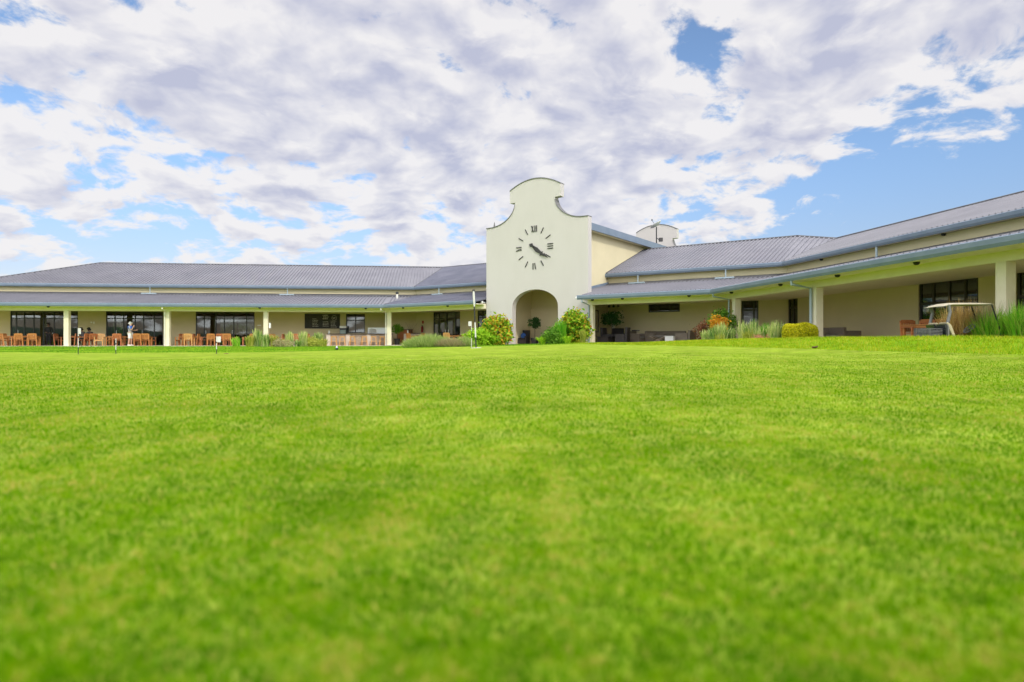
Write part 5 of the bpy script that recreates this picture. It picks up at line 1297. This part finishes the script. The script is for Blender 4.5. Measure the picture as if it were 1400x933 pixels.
skin_mesh('shirt', {'a': (.03, -.1, 1.36, (.125, .10)), 'b': (.04, -.17, 1.40, .085), 'c': (.10, -.215, 1.24, .068), 'd': (.02, .02, 1.25, .12)}, [('a', 'b'), ('b', 'c'), ('a', 'd')], 'shirtb', t)['label'] = 'blue shoulder and sleeve of the shirt'
seat = dict(pelvis=(0, 0, .52), chest=(.10, 0, .92), neck=(.16, 0, 1.10), head=(.22, 0, 1.23), shL=(.08, .19, 1.0), shR=(.08, -.19, 1.0), elL=(.26, .23, .78), wrL=(.48, .14, .80), elR=(.26, -.23, .78), wrR=(.48, -.12, .80),
            hipL=(.03, .09, .50), hipR=(.03, -.09, .50), knL=(.45, .12, .52), knR=(.45, -.12, .52), anL=(.42, .12, .09), anR=(.40, -.12, .09))
l1 = at(WD, 114.5, 1.9, FD); r1 = WD.rz + R(168); l2 = at(WD, 124, 2.1, FD); r2 = WD.rz + R(150)
person(l1, r1, 'seated person in dark grey jacket leaning to the table, left of the pair', seat, dict(skin='skind', top='charcoal', legs='dark', shoes='dark', sleeve=1.5, long=True))
person(l2, r2, 'seated person in black, right of the pair', seat, dict(skin='skind', top='dark', legs='dark', shoes='dark', sleeve=1.5, long=True))
dup(protos['woodr'], l1, r1 + R(90), 'reddish chair under the seated person in dark grey', 'wooden armchairs on the verandas')
dup(protos['woodr'], l2, r2 + R(90), 'reddish chair under the seated person in black', 'wooden armchairs on the verandas')
wait = dict(stand); wait.update(elL=(.02, .25, 1.14), wrL=(.14, .22, .94), elR=(.04, -.25, 1.15), wrR=(.20, -.12, 1.06))
person(at(WD, 66.5, 3.5, FD), WD.rz - R(75), 'person in black clothes standing before the first glass doors', wait, dict(skin='skind', top='dark', legs='dark', shoes='dark', sleeve=1.5, long=True), scale=.98)

# ================================================================== SKY, SUN, CAMERA
w = bpy.data.worlds.new('World'); scene.world = w; w.use_nodes = True
t = w.node_tree; t.nodes.clear()
SUN_AZ = math.atan2(.40, -.91); SUN_EL = R(37)          # clockwise from +Y
sky = nn(t, 'ShaderNodeTexSky', sky_type='NISHITA'); sky.sun_disc = False; sky.sun_elevation = SUN_EL; sky.sun_rotation = SUN_AZ
sky.air_density = 1.0; sky.dust_density = .6; sky.ozone_density = 2.2; sky.altitude = 1200
def V(op, *a):
    n = nn(t, 'ShaderNodeVectorMath', operation=op)
    for i, x in enumerate(a):
        if isinstance(x, (int, float)): n.inputs['Scale'].default_value = x
        elif isinstance(x, tuple): n.inputs[i].default_value = x
        else: t.links.new(x, n.inputs[i])
    return n.outputs['Value'] if op in ('DOT_PRODUCT', 'LENGTH') else n.outputs['Vector']
def Mt(op, *a, clamp=False):
    n = nn(t, 'ShaderNodeMath', operation=op); n.use_clamp = clamp
    for i, x in enumerate(a):
        if isinstance(x, (int, float)): n.inputs[i].default_value = x
        else: t.links.new(x, n.inputs[i])
    return n.outputs[0]
def NZ(vec, s, d, r=.55):
    n = nn(t, 'ShaderNodeTexNoise'); n.inputs['Scale'].default_value = s; n.inputs['Detail'].default_value = d; n.inputs['Roughness'].default_value = r
    t.links.new(vec, n.inputs['Vector']); return n.outputs['Fac'], n.outputs['Color']
def SS(x, a, b):
    n = nn(t, 'ShaderNodeMapRange', interpolation_type='SMOOTHSTEP'); n.inputs['From Min'].default_value = a; n.inputs['From Max'].default_value = b
    t.links.new(x, n.inputs['Value']); return n.outputs['Result']
def MX(f, a, b):
    n = nn(t, 'ShaderNodeMix', data_type='RGBA')
    if isinstance(f, float): n.inputs['Factor'].default_value = f
    else: t.links.new(f, n.inputs['Factor'])
    for i, v_ in ((6, a), (7, b)):
        if isinstance(v_, tuple): n.inputs[i].default_value = (*v_, 1)
        else: t.links.new(v_, n.inputs[i])
    return n.outputs[2]
tc = nn(t, 'ShaderNodeTexCoord'); D = V('NORMALIZE', tc.outputs['Generated'])
sp = nn(t, 'ShaderNodeSeparateXYZ'); t.links.new(D, sp.inputs[0])
zc = Mt('ADD', Mt('MAXIMUM', sp.outputs['Z'], 0.0), .32)
cb = nn(t, 'ShaderNodeCombineXYZ'); t.links.new(Mt('DIVIDE', sp.outputs['X'], zc), cb.inputs[0]); t.links.new(Mt('DIVIDE', sp.outputs['Y'], zc), cb.inputs[1])
cb.inputs[2].default_value = CLOUD_SEED
p0 = cb.outputs[0]
_, wc_ = NZ(p0, 2.2, 3); wv = V('SCALE', V('SUBTRACT', wc_, (.5, .5, .5)), .22)
pw_ = V('ADD', p0, wv)
NS = 7.6
n1, _ = NZ(pw_, NS, 12, .58); nA, _ = NZ(pw_, NS, 6, .55); n2, _ = NZ(V('ADD', pw_, (.010, -.058, 0.0)), NS, 4, .5); big, _ = NZ(p0, 1.6, 3, .5)
def lobe(px, py, k, amt):
    d = Vector(((px - CX) / F, 1, (CY - py) / F)).normalized()
    return Mt('MULTIPLY', Mt('EXPONENT', Mt('MULTIPLY', Mt('SUBTRACT', V('DOT_PRODUCT', D, tuple(d)), 1.0), k)), amt)
lowz = SS(sp.outputs['Z'], .03, .26)
bias = Mt('MULTIPLY', Mt('SUBTRACT', lowz, 1.0), .072)
for L in LOBES:
    q_ = lobe(*L); bias = q_ if bias is None else Mt('ADD', bias, q_)
dens = Mt('ADD', Mt('ADD', Mt('MULTIPLY', n1, 1.0), Mt('MULTIPLY', big, .26)), bias)
cov = SS(dens, COV0, COV0 + .13); thick = SS(dens, .60, .90)
lit = Mt('ADD', Mt('SUBTRACT', Mt('MULTIPLY', Mt('ADD', Mt('SUBTRACT', nA, n2), Mt('MULTIPLY', Mt('SUBTRACT', n1, nA), 1.2)), 3.7), Mt('ADD', Mt('MULTIPLY', thick, .75), Mt('MULTIPLY', lowz, .16))), 1.20, clamp=True)
cc = MX(lit, CL_DARK, CL_LIGHT)
# unseen clouds overhead and behind the viewer brightened as added fill for the porches
fill_glow = Mt('ADD', Mt('MULTIPLY', SS(V('DOT_PRODUCT', D, (.12, -.6, .79)), -.05, .6), FILL_GLOW), 1.0)
mulc = nn(t, 'ShaderNodeMix', data_type='RGBA', blend_type='MULTIPLY'); mulc.inputs['Factor'].default_value = 1; t.links.new(sky.outputs[0], mulc.inputs[6]); t.links.new(MX(SS(sp.outputs['Z'], 0.0, .30), SKY_TINT0, SKY_TINT), mulc.inputs[7])
bg1 = nn(t, 'ShaderNodeBackground'); t.links.new(mulc.outputs[2], bg1.inputs['Color']); bg1.inputs['Strength'].default_value = SKY_STR
bg2 = nn(t, 'ShaderNodeBackground'); t.links.new(cc, bg2.inputs['Color']); t.links.new(fill_glow, bg2.inputs['Strength'])
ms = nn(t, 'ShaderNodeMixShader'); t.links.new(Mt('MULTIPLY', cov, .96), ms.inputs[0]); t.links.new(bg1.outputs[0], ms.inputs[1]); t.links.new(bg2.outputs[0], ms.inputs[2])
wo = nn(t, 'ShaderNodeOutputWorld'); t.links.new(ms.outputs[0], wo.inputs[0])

sl = bpy.data.lights.new('sun', 'SUN'); sl.energy = SUN_E; sl.angle = R(2.5); sl.color = (1, .95, .86)
so = bpy.data.objects.new('sun', sl); col.objects.link(so); so.location = (5, -10, 30)
sd = Vector((math.sin(SUN_AZ) * math.cos(SUN_EL), math.cos(SUN_AZ) * math.cos(SUN_EL), math.sin(SUN_EL)))
so.rotation_euler = (-sd).to_track_quat('-Z', 'Y').to_euler()

cam = bpy.data.cameras.new('camera'); cam.sensor_width = 36; cam.lens = F / 1400 * 36; cam.clip_end = 6000; cam.clip_start = .02
cam.dof.use_dof = True; cam.dof.focus_distance = 26; cam.dof.aperture_fstop = 2.0; cam.dof.aperture_blades = 0
co = bpy.data.objects.new('camera', cam); col.objects.link(co); co.location = (0, 0, CZ); co.rotation_euler = (R(90), 0, 0)
scene.camera = co
scene.view_settings.view_transform = 'Standard'; scene.view_settings.look = 'None'; scene.view_settings.gamma = 1
scene.view_settings.exposure = EXPO
scene.render.engine = 'CYCLES'
scene.cycles.use_denoising = True
scene.cycles.max_bounces = 12; scene.cycles.diffuse_bounces = 8; scene.cycles.transparent_max_bounces = 12; scene.cycles.caustics_reflective = False; scene.cycles.caustics_refractive = False
scene.cycles.sample_clamp_indirect = 6
